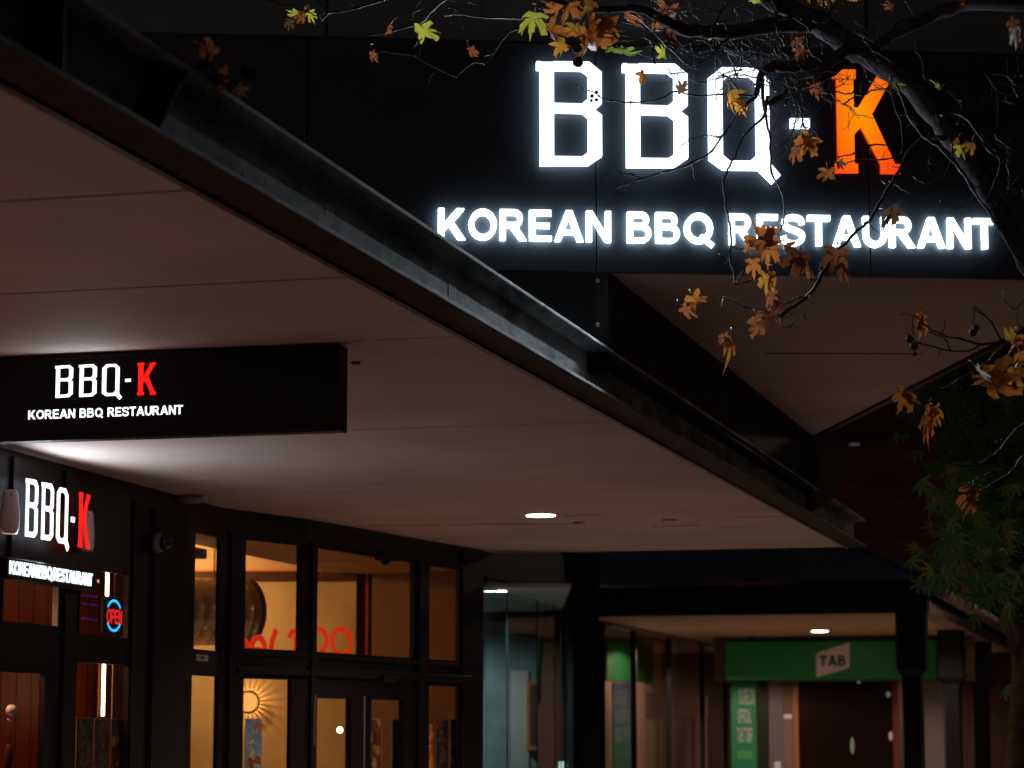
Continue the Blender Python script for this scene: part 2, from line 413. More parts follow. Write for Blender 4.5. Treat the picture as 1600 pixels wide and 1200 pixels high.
# ------------------------------------------------------------------ canopy with steel beam
ZS = 3.46
canopy = thing('street_canopy', 'pale soffit canopy over the footpath edged by a weathered steel beam', 'canopy', (-1.8, 14, ZS))
LIP = Frame((0.561, 13.808), 90 - A15, 1)      # t runs away from camera along D, o = to the street
LIP.n = N.copy()
def along(y): return (y - 13.808) / D.y
tN, tF = along(2.2), along(25.35)
mb = MB()
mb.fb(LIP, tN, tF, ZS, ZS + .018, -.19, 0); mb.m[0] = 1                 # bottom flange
mb.fb(LIP, tN, tF, 3.722, 3.74, -.19, 0)                   # top flange
mb.fb(LIP, tN, tF, ZS + .0175, 3.7225, -.142, -.130)           # web
link('edge_beam', mb, [M['beam'], mat('brown_underside', (.035, .021, .014), .85, var=.4, scale=6)], canopy, bevel=.003)  # bottom flange face in a darker brown than the rest
for y in (7.93,):
    mb = MB(); t = along(onz(248, 208, ZS).y); t2 = along(onz(299, 101, 3.74).y)
    mb.hexa([LIP.w(t, ZS + .019, -.003), LIP.w(t + .012, ZS + .019, -.003), LIP.w(t + .012, ZS + .019, -.129), LIP.w(t, ZS + .019, -.129),
             LIP.w(t2, 3.721, -.003), LIP.w(t2 + .012, 3.721, -.003), LIP.w(t2 + .012, 3.721, -.129), LIP.w(t2, 3.721, -.129)])
    link('stiffener_plate', mb, mat('old_black_steel', (.02, .018, .018), .8, spec=.1), canopy)
mb = MB(); t = along(6.9); mb.fb(LIP, t, t + .012, ZS + .019, 3.721, -.129, -.004); link('stiffener_plate', mb, M['black'], canopy)  # added plate, placed to keep sign light off the near web
WB = Frame((0, 0), 0); WB.P = LIP.P + N * -.1298; WB.d = LIP.d.copy(); WB.n = N.copy()
for i, (u0, u1, v0, v1) in enumerate(((497, 516, 331, 362), (508, 521, 318, 345), (378, 392, 268, 300), (700, 712, 440, 470))):
    a, z1 = WB.px(u0, v0); b, _ = WB.px(u1, v0); z0 = WB.px(u0, v1)[1]
    mb = MB(); n3 = 9; up = [(a + (b - a) * k / n3, z1 + rnd.uniform(-.006, .006)) for k in range(n3 + 1)]; lo = [(a + (b - a) * k / n3, max(ZS + .022, z0 + rnd.uniform(-.008, .008))) for k in range(n3, -1, -1)]
    mb.prism(WB, up + lo, .0, .0014 + .0006 * i); link('primer_patch', mb, mat('pale_primer', (.62, .63, .64), .75, var=.2, scale=60) if i < 2 else mat('grey_primer', (.34, .34, .35), .75, var=.3, scale=50), canopy)
# packing angle between beam and soffit
mb = MB(); mb.fb(LIP, tN, tF, ZS - .012, ZS - .002, -.215, -.183); link('edge_trim', mb, M['frame'], canopy)
# soffit sheets, split at the joints seen in the photo
ys = [2.0, 4.3, 6.4, 8.35, 10.02, 11.58, 14.86, 18.3, 20.85, 23.1, 25.3]      # y of each joint at the beam edge
INN = 4.85
for i in range(len(ys) - 1):
    g = .014 if i in (2, 3) else .011
    t0, t1 = along(ys[i]) + g, along(ys[i + 1]) - g
    mb = MB(); mb.fb(LIP, t0, t1, ZS + .002, ZS + .022, -INN, -.2)
    for row in (t0 + .035, t1 - .035):
        k = -.35
        while k > -INN + .1:
            c_ = LIP.w(row, ZS + .0022, k + rnd.uniform(-.01, .01)); mb.lathe(c_, [(.0045, 0), (.0045, -.0012)], 6, mi=1); k -= .45
    link('soffit_sheet', mb, [M['soffit'], M['groove']], canopy)
mb = MB(); mb.fb(LIP, tN, tF, ZS + .03, ZS + .05, -INN, -.2); link('soffit_backing', mb, M['groove'], canopy)
mb = MB(); mb.fb(LIP, tN, tF, ZS + .051, 3.66, -INN, -.2); link('roof_deck', mb, M['dark_wall'], canopy)
mb = MB(); mb.fb(LIP, tF - .03, tF + .01, ZS - .01, 3.74, -3.1, -.2); link('end_fascia', mb, M['dark_wall'], canopy)
# tiny dark vents in soffit
for (u, v, wpx) in ((556, 567, 14), (1046, 812, 22), (905, 816, 18)):
    p = onz(u, v, ZS); q = MB(); q.box(p.x - wpx / 2 / FPX * p.y, p.x + wpx / 2 / FPX * p.y, p.y - .03, p.y + .03, ZS - .006, ZS + .0015)
    link('soffit_slot', q, M['black'], canopy)

for (u0, v0, u1, v1) in ((556, 822, 690, 820), (700, 819.5, 905, 818), (1018, 823, 1095, 821), (1128, 824, 1186, 822), (1150, 808, 1250, 806.5), (880, 806, 940, 805)):
    a = onz(u0, v0, ZS); b = onz(u1, v1, ZS); n_ = 8; q = MB()
    P_ = [(a.lerp(b, k / n_).x, a.lerp(b, k / n_).y + rnd.uniform(-.035, .035)) for k in range(n_ + 1)]
    q.vprism([(x, y) for x, y in P_] + [(x, y + .018 + rnd.uniform(0, .02)) for x, y in P_[::-1]], ZS - .0006, ZS + .0015); link('soffit_crack', q, M['groove'], canopy)
def downlight(u, v, z, label, r=.125, e=None, power=0):
    p = onz(u, v, z); d = thing('downlight', label, 'downlight', p)
    q = MB(); q.lathe(p, [(r * 1.18, 0.001), (r * 1.18, -.008), (r * 1.02, -.012), (r * 1.02, 0.001)], 28); link('trim_ring', q, M['white_plastic'], d)
    q = MB(); q.lathe(p, [(r, -.004), (r, -.014)], 28); link('diffuser', q, e or M['downlight'], d)
    if power:
        l = bpy.data.lights.new('downlight_beam', 'SPOT'); l.energy = power; l.color = (1, .74, .60); l.spot_size = R(140); l.spot_blend = .6; l.shadow_soft_size = .1
        o = bpy.data.objects.new('downlight_beam', l); C.objects.link(o); o.parent = d; o.location = (0, 0, -.05)
    return d
downlight(845, 803.5, ZS, 'round white downlight in the canopy soffit above the dark windows', power=270)
for i, (x, y, pw_, lb_) in enumerate(((-2.6, 5.0, 92, 'nearest round white downlight in the canopy soffit, beyond the left edge'), (-3.7, 8.2, 104, 'middle round white downlight beyond the left edge of the canopy'), (-4.3, 11.2, 136, 'round white downlight behind the left end of the hanging light box'))):  # unseen downlights added to brighten the soffit by ground bounce
    p = Vector((x, y, ZS)); d = thing('downlight', lb_, 'downlight', p, 'downlights under the near canopy')
    q = MB(); q.lathe(p, [(.147, .001), (.147, -.008), (.127, -.012), (.127, .001)], 20); link('trim_ring', q, M['white_plastic'], d)
    q = MB(); q.lathe(p, [(.125, -.004), (.125, -.014)], 20); link('diffuser', q, M['downlight'], d)
    l = bpy.data.lights.new('downlight_beam', 'SPOT'); l.energy = pw_; l.color = (1, .80, .72); l.spot_size = R(150); l.spot_blend = .6; l.shadow_soft_size = .1
    o = bpy.data.objects.new('downlight_beam', l); C.objects.link(o); o.parent = d; o.location = (0, 0, -.05)

# ------------------------------------------------------------------ corner building: upper storey
ZF = 4.18
bld = thing('corner_building', 'dark corner building whose black fascia carries the glowing restaurant sign', 'building', (0, 18, 0))
FA = Frame((.545, 13.80), 5.2)
zt = FA.px(900, 69)[1]
s_seams = [-7.5, FA.px(480, 200)[0], FA.px(931, 200)[0], FA.px(1356, 200)[0], 3.02 + .02]
s_seams[-1] = FA.px(1600, 200)[0] + .62
for a, b in zip(s_seams[:-1], s_seams[1:]):
    mb = MB(); mb.fb(FA, a + .004, b - .004, ZF, zt, -.05, 0); link('fascia_panel', mb, M['black_panel'], bld, bevel=.002)
mb = MB(); mb.fb(FA, s_seams[0], s_seams[-1], ZF + .01, zt - .01, -.12, -.055); link('fascia_backing', mb, M['black'], bld)
mb = MB(); mb.fb(FA, s_seams[0], s_seams[-1], zt + .012, 7.4, -.12, -.03)
for a in (FA.px(930, 40)[0], FA.px(1355, 40)[0], FA.px(510, 40)[0]): mb.fb(FA, a - .008, a + .008, zt + .02, 7.38, -.029, -.024, 1)
link('upper_wall', mb, [M['grey_panel'], M['black']], bld)
mb = MB(); mb.fb(FA, s_seams[0], s_seams[-1], zt + .001, zt + .011, -.05, -.004); link('flashing', mb, M['frame'], bld)
# wall below fascia, towards the left
mb = MB(); mb.fb(FA, -7.5, .0, 3.6, ZF - .002, -.12, -.03); link('lower_wall', mb, M['dark_wall'], bld)
for (u, v) in ((935, 439), (935, 508)):
    t, z = FA.px(u, v, -.028); q = MB(); q.lathe(FA.w(t, z, -.028), [(.016, 0), (.016, .006), (.008, .012)], 8, ax=FA.n); link('bolt', q, M['chrome'], bld)
pb = FA.w(0, 0); pd = onz(1272, 681, ZF); pe = onz(1600, 513, ZF)
ee = (pe - pd); ee.z = 0; ee.normalize()
# intersection of right edge with fascia plane
k = (FA.P - Vector((pd.x, pd.y, 0))).dot(FA.n) / ee.dot(FA.n); pr = Vector((pd.x, pd.y, 0)) + ee * (k - .03)
mb = MB(); mb.vprism([(pb.x + .02, pb.y + .06), (pr.x, pr.y - .0), (pd.x, pd.y), (pd.x - .05, pd.y)], ZF + .004, ZF + .03); link('upper_soffit', mb, M['soffit'], bld)
# joint in the soffit
j0 = onz(1195, 552.5, ZF); j1 = onz(1442, 553, ZF)
mb = MB(); mb.hexa([(j0.x, j0.y, ZF), (j1.x, j1.y, ZF), (j1.x, j1.y + .012, ZF), (j0.x, j0.y + .012, ZF), (j0.x, j0.y, ZF + .006), (j1.x, j1.y, ZF + .006), (j1.x, j1.y + .012, ZF + .006), (j0.x, j0.y + .012, ZF + .006)])
link('soffit_joint', mb, M['black'], bld)
SW = Frame((pb.x, pb.y), 90 - A15); SW.n = N.copy()
swl = (Vector((pd.x, pd.y, 0)) - SW.P).dot(SW.d)
mb = MB(); mb.fb(SW, 0, swl, 3.68, ZF + .003, -.12, 0); link('side_wall', mb, M['dark_wall'], bld)
# upper mass above the soffit
mb = MB(); mb.vprism([(pb.x + .02, pb.y + .13), (pr.x, pr.y + .1), (pd.x, pd.y), (pd.x - 6, pd.y), (pb.x - 6, pb.y - .3)], ZF + .04, 7.3); link('upper_storey', mb, M['dark_wall'], bld)
eF = Frame((pd.x, pd.y), 0); eF.d = ee.copy(); eF.n = Vector((-ee.y, ee.x, 0)) if (-ee.y) > 0 else Vector((ee.y, -ee.x, 0))
mb = MB(); mb.fb(eF, 0, k - .1, ZF - .02, ZF + .25, 0, .05); link('edge_fascia', mb, M['black'], bld)
# pale return wall behind the far corner
y0 = pd.y + .35; F0 = Frame((0, y0), 0)
pts = [F0.px(u, v) for u, v in ((1267, 800), (1318, 745), (1328, 706), (1293, 668), (1267, 660))]
mb = MB(); mb.prism(F0, [(pts[0][0], pts[0][1]), (F0.px(1300, 782)[0], F0.px(1300, 782)[1]), pts[1], pts[2], pts[3], pts[4]], 0, -.15); link('return_wall', mb, mat('return_wall_paint', (.16, .14, .13), .7), bld)

# ------------------------------------------------------------------ illuminated fascia sign
SS = FA.off(.045)
sg = thing('fascia_sign', 'large glowing BBQ-K KOREAN BBQ RESTAURANT lettering on the black fascia', 'illuminated sign', FA.w(1.8, ZF, 0))
def place_big(F, quads, fit, o0, o1, m, parent, nm='letter', step=.0009, halo=None):
    mb = MB()
    for i, p in enumerate(quads): mb.prism(F, [fit(q) for q in p], o0 + step * .3 * i, o1 + step * i, 0, 1 if isinstance(m, list) else None)
    return link(nm, mb, m, parent)
# affine fit px -> plane for the big sign
ta, za = SS.px(840, 260); tb, zb = SS.px(1405, 260 + .0195 * 565)
tc_, zc = SS.px(840, 97)
kx = (tb - ta) / 565; kz = (zc - za) / 163
def fitbig(q): return (ta + (q[0] - 840) * kx, za + (260 - q[1]) * kz)
for kq in ('B', 'B2', 'Q', '-'):
    o = place_big(SS, BIG[kq], fitbig, 0, .022, [M['white_led'], M['white_side']], sg, 'letter' if kq != '-' else 'dash')
place_big(SS, BIG['K'], fitbig, 0, .022, [M['orange_led'], M['orange_side']], sg, 'letter').__setitem__('label', 'orange letter K')
for kq in ('B', 'B2', 'Q', '-'): place_big(SS, BIG[kq], fitbig, -.012, -.004, M['halo2'], sg, 'halo_tray')  # glowing trays added behind the big letters to light the board
S2 = FA.off(.030)
def wspan(F, s, u0, u1, vb, vt, o0, o1, m, parent, each=True, slant=0, name='letter'):
    a, z0 = F.px(u0, vb); b, _ = F.px(u1, vb); _, z1 = F.px(u0, vt)
    return word(F, s, a, b, z0, z1 - z0, o0, o1, m, parent, each=each, slant=slant, name=name)
zb0 = S2.px(685, 374)[1]; hh = S2.px(685, 325.2)[1] - zb0
for s_, u0, u1 in (('KOREAN', 685, 954.5), ('BBQ', 980, 1115), ('RESTAURANT', 1139, 1555.5)):
    word(S2, s_, S2.px(u0, 350)[0], S2.px(u1, 350)[0], zb0, hh, 0, .015, [M['white_led'], M['text_side']], sg)
# halo light leaving the back edge of the small letters (thin tray between letter and fascia)
for s_, u0, u1 in (('KOREAN', 685, 954.5), ('BBQ', 980, 1115), ('RESTAURANT', 1139, 1555.5)):
    q = word(S2, s_, S2.px(u0, 350)[0], S2.px(u1, 350)[0], zb0 + .002, hh - .004, -.016, -.010, None, None, each=False)
    link('halo_tray', q, M['halo'], sg)

def letter_fill(F, pts, o, e, parent, col=(.80, .93, 1.0)):  # added spots at the letter faces, boosting the light the sign throws
    for k_, (t, z) in enumerate(pts):
        l = bpy.data.lights.new('letter_fill_spot', 'SPOT'); l.energy = e; l.color = col; l.shadow_soft_size = .012; l.spot_size = R(176); l.spot_blend = .3
        o_ = bpy.data.objects.new('letter_fill_spot', l); C.objects.link(o_); o_.parent = parent; p_ = F.w(t, z, o); o_.location = p_ - wloc(parent)
        o_.rotation_euler = F.n.to_track_quat('-Z', 'Y').to_euler()
letter_fill(S2, [S2.px(u, v) for u, v in ((690, 350), (735, 352), (783, 350), (838, 350), (953, 362), (1060, 380), (1180, 380))], .03, 54, sg)
letter_fill(SS, [fitbig(q) for q in ((854, 170), (854, 230), (928, 215), (988, 178))], .035, 18, sg)
# ------------------------------------------------------------------ hanging light box
hs = thing('hanging_light_box', 'long black light box hung under the canopy with small BBQ-K lettering', 'illuminated sign', (-1.7, 12, 3.0))
HF = Frame((onz(528, 537, ZS - .005).x, onz(528, 537, ZS - .005).y), -A15)
zb_ = HF.px(528, 671)[1]
mb = MB(); mb.fb(HF, -2.6, 0, zb_, ZS - .005, -.15, 0); link('box', mb, M['black'], hs, bevel=.004)
mb = MB(); mb.fb(HF, -2.6, 0, zb_ - .008, zb_ + .012, .001, .006); mb.fb(HF, -2.6, 0, ZS - .03, ZS - .006, .001, .006); link('rim', mb, M['frame'], hs)
# small BBQ-K
a0, z0 = HF.px(85.5, 622); a1, _ = HF.px(243.5, 616); _, z1 = HF.px(85.5, 572)
kx2 = (a1 - a0) / 567.0; kz2 = (z1 - z0) / 163.0
def fitsm(q): return (a0 + (q[0] - 838) * kx2, z0 + (260 - q[1]) * kz2)
for kq in ('B', 'B2', 'Q', '-'): place_big(HF, BIG[kq], fitsm, 0, .003, M['white_led_small'], hs, 'letter' if kq != '-' else 'dash', .0002)
place_big(HF, BIG['K'], fitsm, 0, .003, M['red_led'], hs, 'letter', .0002).__setitem__('label', 'red letter K')
zt0 = HF.px(44, 655.5)[1]; ht = HF.px(44, 641.5)[1] - zt0
for s_, u0, u1 in (('KOREAN', 44.3, 117.4), ('BBQ', 124.6, 160.8), ('RESTAURANT', 168.2, 285.5)):
    word(HF, s_, HF.px(u0, 650)[0], HF.px(u1, 648)[0], zt0, ht, 0, .002, M['white_led_small'], hs, step=.0002)

letter_fill(HF, [fitsm(q) for q in ((854, 235), (928, 225), (988, 240), (1062, 225), (1116, 240), (1190, 235))], .006, .6, hs)
# ------------------------------------------------------------------ shopfront, signed bay (plane A)
PA = Vector((-3.407, 16.297, 0)); PB = Vector((-2.443, 20.843, 0)); PC = Vector((-1.827, 21.933, 0)); PD = Vector((-.223, 26.005, 0)); PE = Vector((.75, 31.2, 0))
def frame2(a, b):
    ang = math.degrees(math.atan2((b - a).y, (b - a).x)); f = Frame((a.x, a.y), ang); return f
_f = frame2(PC, PD); PD = _f.w(_f.px(751.5, 1000)[0], 0)
FAa = frame2(PA, PB); FB1 = frame2(PB, PC); FB2 = frame2(PC, PD); FC = frame2(PD, PE)
LA, LB1, LB2, LC = (PB - PA).length, (PC - PB).length, (PD - PC).length, (PE - PD).length
front = thing('restaurant_shopfront', 'dark framed restaurant shopfront with glazed doors and amber windows', 'shopfront', (-2.4, 20, 0))

def wall_with_openings(F, t0, t1, z0, z1, ops, m, parent, name, o0=-.035, o1=0):
    """solid panel between openings (t0,t1,z0,z1): split in a grid; adjacent solid cells in a column are joined"""
    xs = sorted({t0, t1, *[o[0] for o in ops], *[o[1] for o in ops]}); mb = MB()
    for a, b in zip(xs[:-1], xs[1:]):
        if b - a < 1e-5: continue
        c = (a + b) / 2; holes = sorted([(o[2], o[3]) for o in ops if o[0] < c < o[1]]); z = z0
        for h0, h1 in holes:
            if h0 > z: mb.fb(F, a, b, z, h0, o0, o1)
            z = max(z, h1)
        if z < z1: mb.fb(F, a, b, z, z1, o0, o1)
    return link(name, mb, m, parent)
def op(F, u0, u1, vt, vb=None, z0=None, ref=None):
    r = ref if ref is not None else u0
    a = F.px(u0, vt)[0]; b = F.px(u1, vt)[0]; zt_ = F.px(r, vt)[1]; zb_2 = F.px(r, vb)[1] if vb else z0
    return (a, b, zb_2, zt_)
def pane(F, o, parent, m=None, name='window_pane', off=-.02):
    q = MB(); q.fb(F, o[0] - .005, o[1] + .005, o[2] - .005, o[3] + .005, off - .003, off + .003); return link(name, q, m or M['glass'], parent)
def trimf(F, o, parent, wd=.03, name='window_frame', m=None, o1=.008):
    q = MB(); a, b, z0, z1 = o
    q.fb(F, a, a + wd, z0, z1, -.034, o1); q.fb(F, b - wd, b, z0, z1, -.034, o1)
    q.fb(F, a + wd, b - wd, z0, z0 + wd, -.034, o1 - .002); q.fb(F, a + wd, b - wd, z1 - wd, z1, -.034, o1 - .002)
    return link(name, q, m or M['frame'], parent)

opsA = [op(FAa, 4, 92, 868, 972), op(FAa, 124, 201, 884, 992, ref=124), op(FAa, 118, 201, 1032, z0=.3, ref=118), op(FAa, -2, 70, 1047, z0=.16, ref=2),
        op(FAa, -30, -6, 868, 960, ref=-20)]
wall_with_openings(FAa, -1.2, LA - .16, .14, ZS + .0015, opsA + [op(FAa, 306, 353, 832, 1014, ref=306), op(FAa, 300, 350, 1055, z0=.3, ref=302)], M['frame'], front, 'bay_frame')
for i, o in enumerate(opsA):
    pane(FAa, o, front, M['glass_flat'])
    trimf(FAa, o, front, .010)
for o in (op(FAa, 306, 353, 832, 1014, ref=306), op(FAa, 300, 350, 1055, z0=.3, ref=302)): pane(FAa, o, front)
# column face between bays
q = MB(); a = FAa.px(230, 1000)[0]; b = FAa.px(281, 1000)[0]; q.fb(FAa, a, b, .14, ZS - .15, .001, .05); link('column', q, M['column'], front, bevel=.004)
q = MB(); a = FAa.px(203, 1000)[0]; b = FAa.px(226, 1000)[0]; q.fb(FAa, a, b, .14, ZS - .12, .001, .02); link('corner_post', q, M['black'], front)
# mullions standing proud
for (u0, u1, v0, v1) in ((17, 28, 712, 880), (100, 112, 735, 800), (98, 117, 925, 1200), (352, 362, 835, 1200)):
    a = FAa.px(u0, v0)[0]; b = FAa.px(u1, v0)[0]; z1 = FAa.px(u0, v0)[1]; z0 = max(.15, FAa.px(u0, v1)[1])
    if v1 >= 1200: z0 = .15
    q = MB(); q.fb(FAa, a, b, z0, z1, .009, .025); link('mullion', q, M['frame'], front, bevel=.003)
# bright small sticker on the transom
q = MB(); a, z1 = FAa.px(307, 1022, .004); b, z0 = FAa.px(325, 1033.5, .004); q.fb(FAa, a, b, z0, z1, .001, .004)
q.fb(FAa, a + (b - a) * .33, a + (b - a) * .66, z0 + (z1 - z0) * .25, z1 - (z1 - z0) * .2, .0041, .0055, 1)
lb = link('wall_sticker', q, [mat('sticker_card', (.55, .55, .42), .6), mat('sticker_green', (.08, .3, .07), .6)])
tag(lb, 'small pale sticker with a green square on the dark transom', 'sticker')

# amber windows: plane B1, B2
HB = FB1.px(380, 841)[1]; SB_ = FB1.px(380, 1014.5)[1]; TB_ = FB1.px(380, 1058)[1]
ZH = HB
def opz(F, u0, u1, z0, z1): return (F.px(u0, 1000)[0], F.px(u1, 1000)[0], z0, z1)
o1 = opz(FB1, 380, 468, SB_, ZH); o2 = opz(FB1, 379.5, 456, .3, TB_)
o3 = opz(FB2, 493, 645.5, SB_, ZH); o4 = opz(FB2, 669, 717, SB_, ZH); o5 = opz(FB2, 669, 717, .3, TB_)
zd = FB2.px(492, 1082)[1]
o6 = opz(FB2, 491, 552, .25, zd); o7 = opz(FB2, 576, 634, .25, zd)
wall_with_openings(FB1, -.05, LB1, .14, ZS + .0012, [o1, o2], M['frame'], front, 'window_wall')
wall_with_openings(FB2, .0, LB2, .14, ZS + .001, [o3, o4, o5, o6, o7], M['frame'], front, 'window_wall')
for F, os_ in ((FB1, (o1, o2)), (FB2, (o3, o4, o5))):
    for o in os_: pane(F, o, front, M['glass_flat']); trimf(F, o, front, .012)
door = None
for o in (o6, o7):
    q = MB(); a, b, z0, z1 = o
    q.fb(FB2, a, a + .05, z0, z1, -.05, .012); q.fb(FB2, b - .05, b, z0, z1, -.05, .012); q.fb(FB2, a + .05, b - .05, z0, z0 + .1, -.05, .011); q.fb(FB2, a + .05, b - .05, z1 - .05, z1, -.05, .011)
    dd = link('door', q, M['frame'], front)
    q = MB(); q.fb(FB2, a + .045, b - .045, z0 + .09, z1 - .045, -.023, -.017); link('pane', q, M['glass_flat'], dd)
# transom ledge + proud mullions
q = MB(); q.fb(FB2, .02, LB2 - .35, TB_ + .03, TB_ + .10, .001, .05); q.fb(FB2, .02, LB2 - .35, SB_ - .045, SB_ - .012, .001, .022); link('transom_rail', q, M['frame'], front, bevel=.004)
q = MB(); q.fb(FB1, .18, LB1 - .0, TB_ + .03, TB_ + .08, .001, .05); q.fb(FB1, .18, LB1, SB_ - .045, SB_ - .012, .001, .022); link('transom_rail', q, M['frame'], front, bevel=.004)
for F, u0, u1 in ((FB1, 356, 376), (FB2, 483, 491), (FB2, 652, 667)):
    q = MB(); q.fb(F, F.px(u0, 1000)[0], F.px(u1, 1000)[0], .15, ZH + .03, .009, .03); link('mullion', q, M['frame'], front, bevel=.004)
# chrome pull on jamb and door closer
for (u, v0, v1, F) in ((489.5, 1085, 1165, FB2), (567, 1088, 1200, FB2)):
    t, z1 = F.px(u, v0, .06); z0 = max(.5, F.px(u, v1, .06)[1]); q = MB(); q.tube([F.w(t, z0, .075), F.w(t, z1, .075)], .011, 8); link('door_handle', q, M['chrome'], front)
q = MB(); t, z = FB2.px(605, 1062, .05); q.fb(FB2, t - .15, t + .15, z - .03, z + .03, .05, .09); link('door_closer', q, M['black'], front, bevel=.005)
q = MB(); t, z = FB2.px(600, 868, .05); q.fb(FB2, t - .1, t + .1, z - .05, z + .03, .0, .10); q.ball(FB2.w(t, z - .05, .06), .05, 10); 
tag(link('door_sensor', q, M['black'], None), 'small black motion sensor fixed above the amber windows', 'sensor')
# ledge line over windows (header trim)
q = MB(); q.fb(FB1, .05, LB1, ZH + .03, ZH + .05, .001, .03); q.fb(FB2, 0, LB2 - .1, ZH + .03, ZH + .05, .001, .03); link('header_trim', q, M['frame'], front)

# curved glass bay (plane C): overlapping frameless sheets
zg = FC.px(753, 899)[1]
gl = [752, 785, 828, 857, 872, 887]
q = MB(); q.fb(FC, 0, LC, zg, ZS + .3, -.15, .0); link('bay_header', q, M['dark_wall'], front)
gtp = []
for i in range(5):
    a = FC.px(gl[i], 1000)[0]; b = FC.px(gl[i + 1], 1000)[0]
    bow = [0, .06, .09, .08, .04, 0]
    pa = FC.w(a, 0, bow[i]); pb2 = FC.w(b, 0, bow[i + 1]); f = frame2(pa, pb2); L = (pb2 - pa).length
    q = MB(); q.fb(f, .004, L - .004, .15, zg - .004, -.012, 0); g_ = link('glass_sheet', q, M['glass_green'], front)
    q = MB(); q.fb(f, -.003, .0035, .15, zg - .004, -.013, .001); link('glass_edge', q, M['glass_edge'], front)
    q = MB(); q.fb(f, L * .25, L * .75, zg - .10, zg - .03, .001, .006); link('glass_clamp', q, M['black'], front)
q = MB(); a = FC.px(889, 1000)[0]; q.fb(FC, a, a + .5, .14, ZS + .5, -.3, .05); link('end_column', q, M['black'], front)
p_ = ony(889, 1000, 31.35); p2_ = ony(937, 1000, 31.35); q = MB(); q.box(p_.x, p2_.x, 31.35, 31.9, .14, ZS + .5); link('end_column', q, M['black'], front)
q = MB(); a = FB2.px(719, 1000)[0]; q.fb(FB2, a, LB2 - .002, .14, ZS - .02, .001, .03); link('corner_post', q, M['frame'], front)

# ------------------------------------------------------------------ shopfront sign on plane A
sf = thing('shop_sign', 'white BBQ-K letters above a dazzling strip sign on the dark shopfront bay', 'illuminated sign', FAa.w(1, 2.6, .1))
SA = FAa.off(.10)
a0, z0 = SA.px(38, 838); a1, _ = SA.px(139.5, 838); _, z1 = SA.px(38, 746.5)
kx3 = (a1 - a0) / 567.0; kz3 = (z1 - z0) / 163.0
def fitA(q): return (a0 + (q[0] - 838) * kx3, z0 + (260 - q[1]) * kz3)
for kq in ('B', 'B2', 'Q', '-'): place_big(SA, BIG[kq], fitA, -.002, 0.003, [M['white_led_shop'], M['white_side']], sf, 'letter' if kq != '-' else 'dash', .0002)
place_big(SA, BIG['K'], fitA, -.002, 0.003, M['red_led'], sf, 'letter', .0002).__setitem__('label', 'red letter K')
a, z1 = SA.px(12, 872, .02); b, _ = SA.px(153, 872, .02); z0 = SA.px(12, 901, .02)[1]
q = MB(); q.fb(SA, a, b, z0 - .01, z1 + .01, -.08, .02); link('strip_box', q, M['black'], sf, bevel=.01)
zl = SA.px(14.5, 896.5, .022)[1]; hl = SA.px(14.5, 875.5, .022)[1] - zl
for s_, u0, u1 in (('KOREAN', 15, 58), ('BBQ', 60, 81.5), ('RESTAURANT', 83.5, 144.5)):
    word(SA, s_, SA.px(u0, 885, .022)[0], SA.px(u1, 885, .022)[0], zl, hl, .0201, .026, [M['white_strip'], M['white_side']], sf, step=.0002, gap=.05)

letter_fill(SA, [fitA(q) for q in ((854, 170), (988, 178), (1190, 215))], .006, 30, sf)
# wall speakers: rounded white cabinets
def speaker(u, v0, v1, wpx, label, o=.06):
    t, z1 = SA.px(u, v0, o); z0 = SA.px(u, v1, o)[1]; q = MB(); h = z1 - z0; d = SA.w(t, z0, o); wd = wpx / FPX * d.y
    prof = []
    for i in range(9):
        f = i / 8; wv = .80 + .20 * math.sin(math.pi * min(1, f * 1.15 + .08)) if f < .95 else .66
        if i == 0: wv = .74
        prof.append((f, wv))
    r = MB(); rings = []
    for f, wv in prof:
        ring_ = []
        for k in range(16):
            th = 2 * math.pi * k / 16; cx = math.copysign(abs(math.cos(th)) ** .7, math.cos(th)); cy = math.copysign(abs(math.sin(th)) ** .7, math.sin(th))
            ring_.append(Vector((d.x + cx * wd / 2 * wv, d.y + cy * .07 * wv, z0 + f * h)))
        rings.append(ring_)
    vs = [p for x in rings for p in x]; n = 16
    r.add(vs, [(i * n + k, i * n + (k + 1) % n, (i + 1) * n + (k + 1) % n, (i + 1) * n + k) for i in range(8) for k in range(n)] + [list(range(n))[::-1], [8 * n + k for k in range(n)]])
    th_ = thing('wall_speaker', label, 'speaker', d)
    link('cabinet', r, mat('speaker_shell', (.85, .80, .80), .35, spec=.4), th_, smooth=True)
    q = MB(); q.box(d.x - .012, d.x + .012, d.y + .06, d.y + .2, z0 + h * .4, z0 + h * .6); link('bracket', q, M['black'], th_)
    q = MB(); q.ball((d.x + wd * .15, d.y - .062, z0 + h * .88), .006, 8); link('badge', q, M['black'], th_)
speaker(17, 765.5, 834, 29, 'rounded white speaker left of the white shopfront letters', .14)
speaker(138, 799, 862, 20, 'rounded white speaker half hidden behind the red shopfront K', -.04)
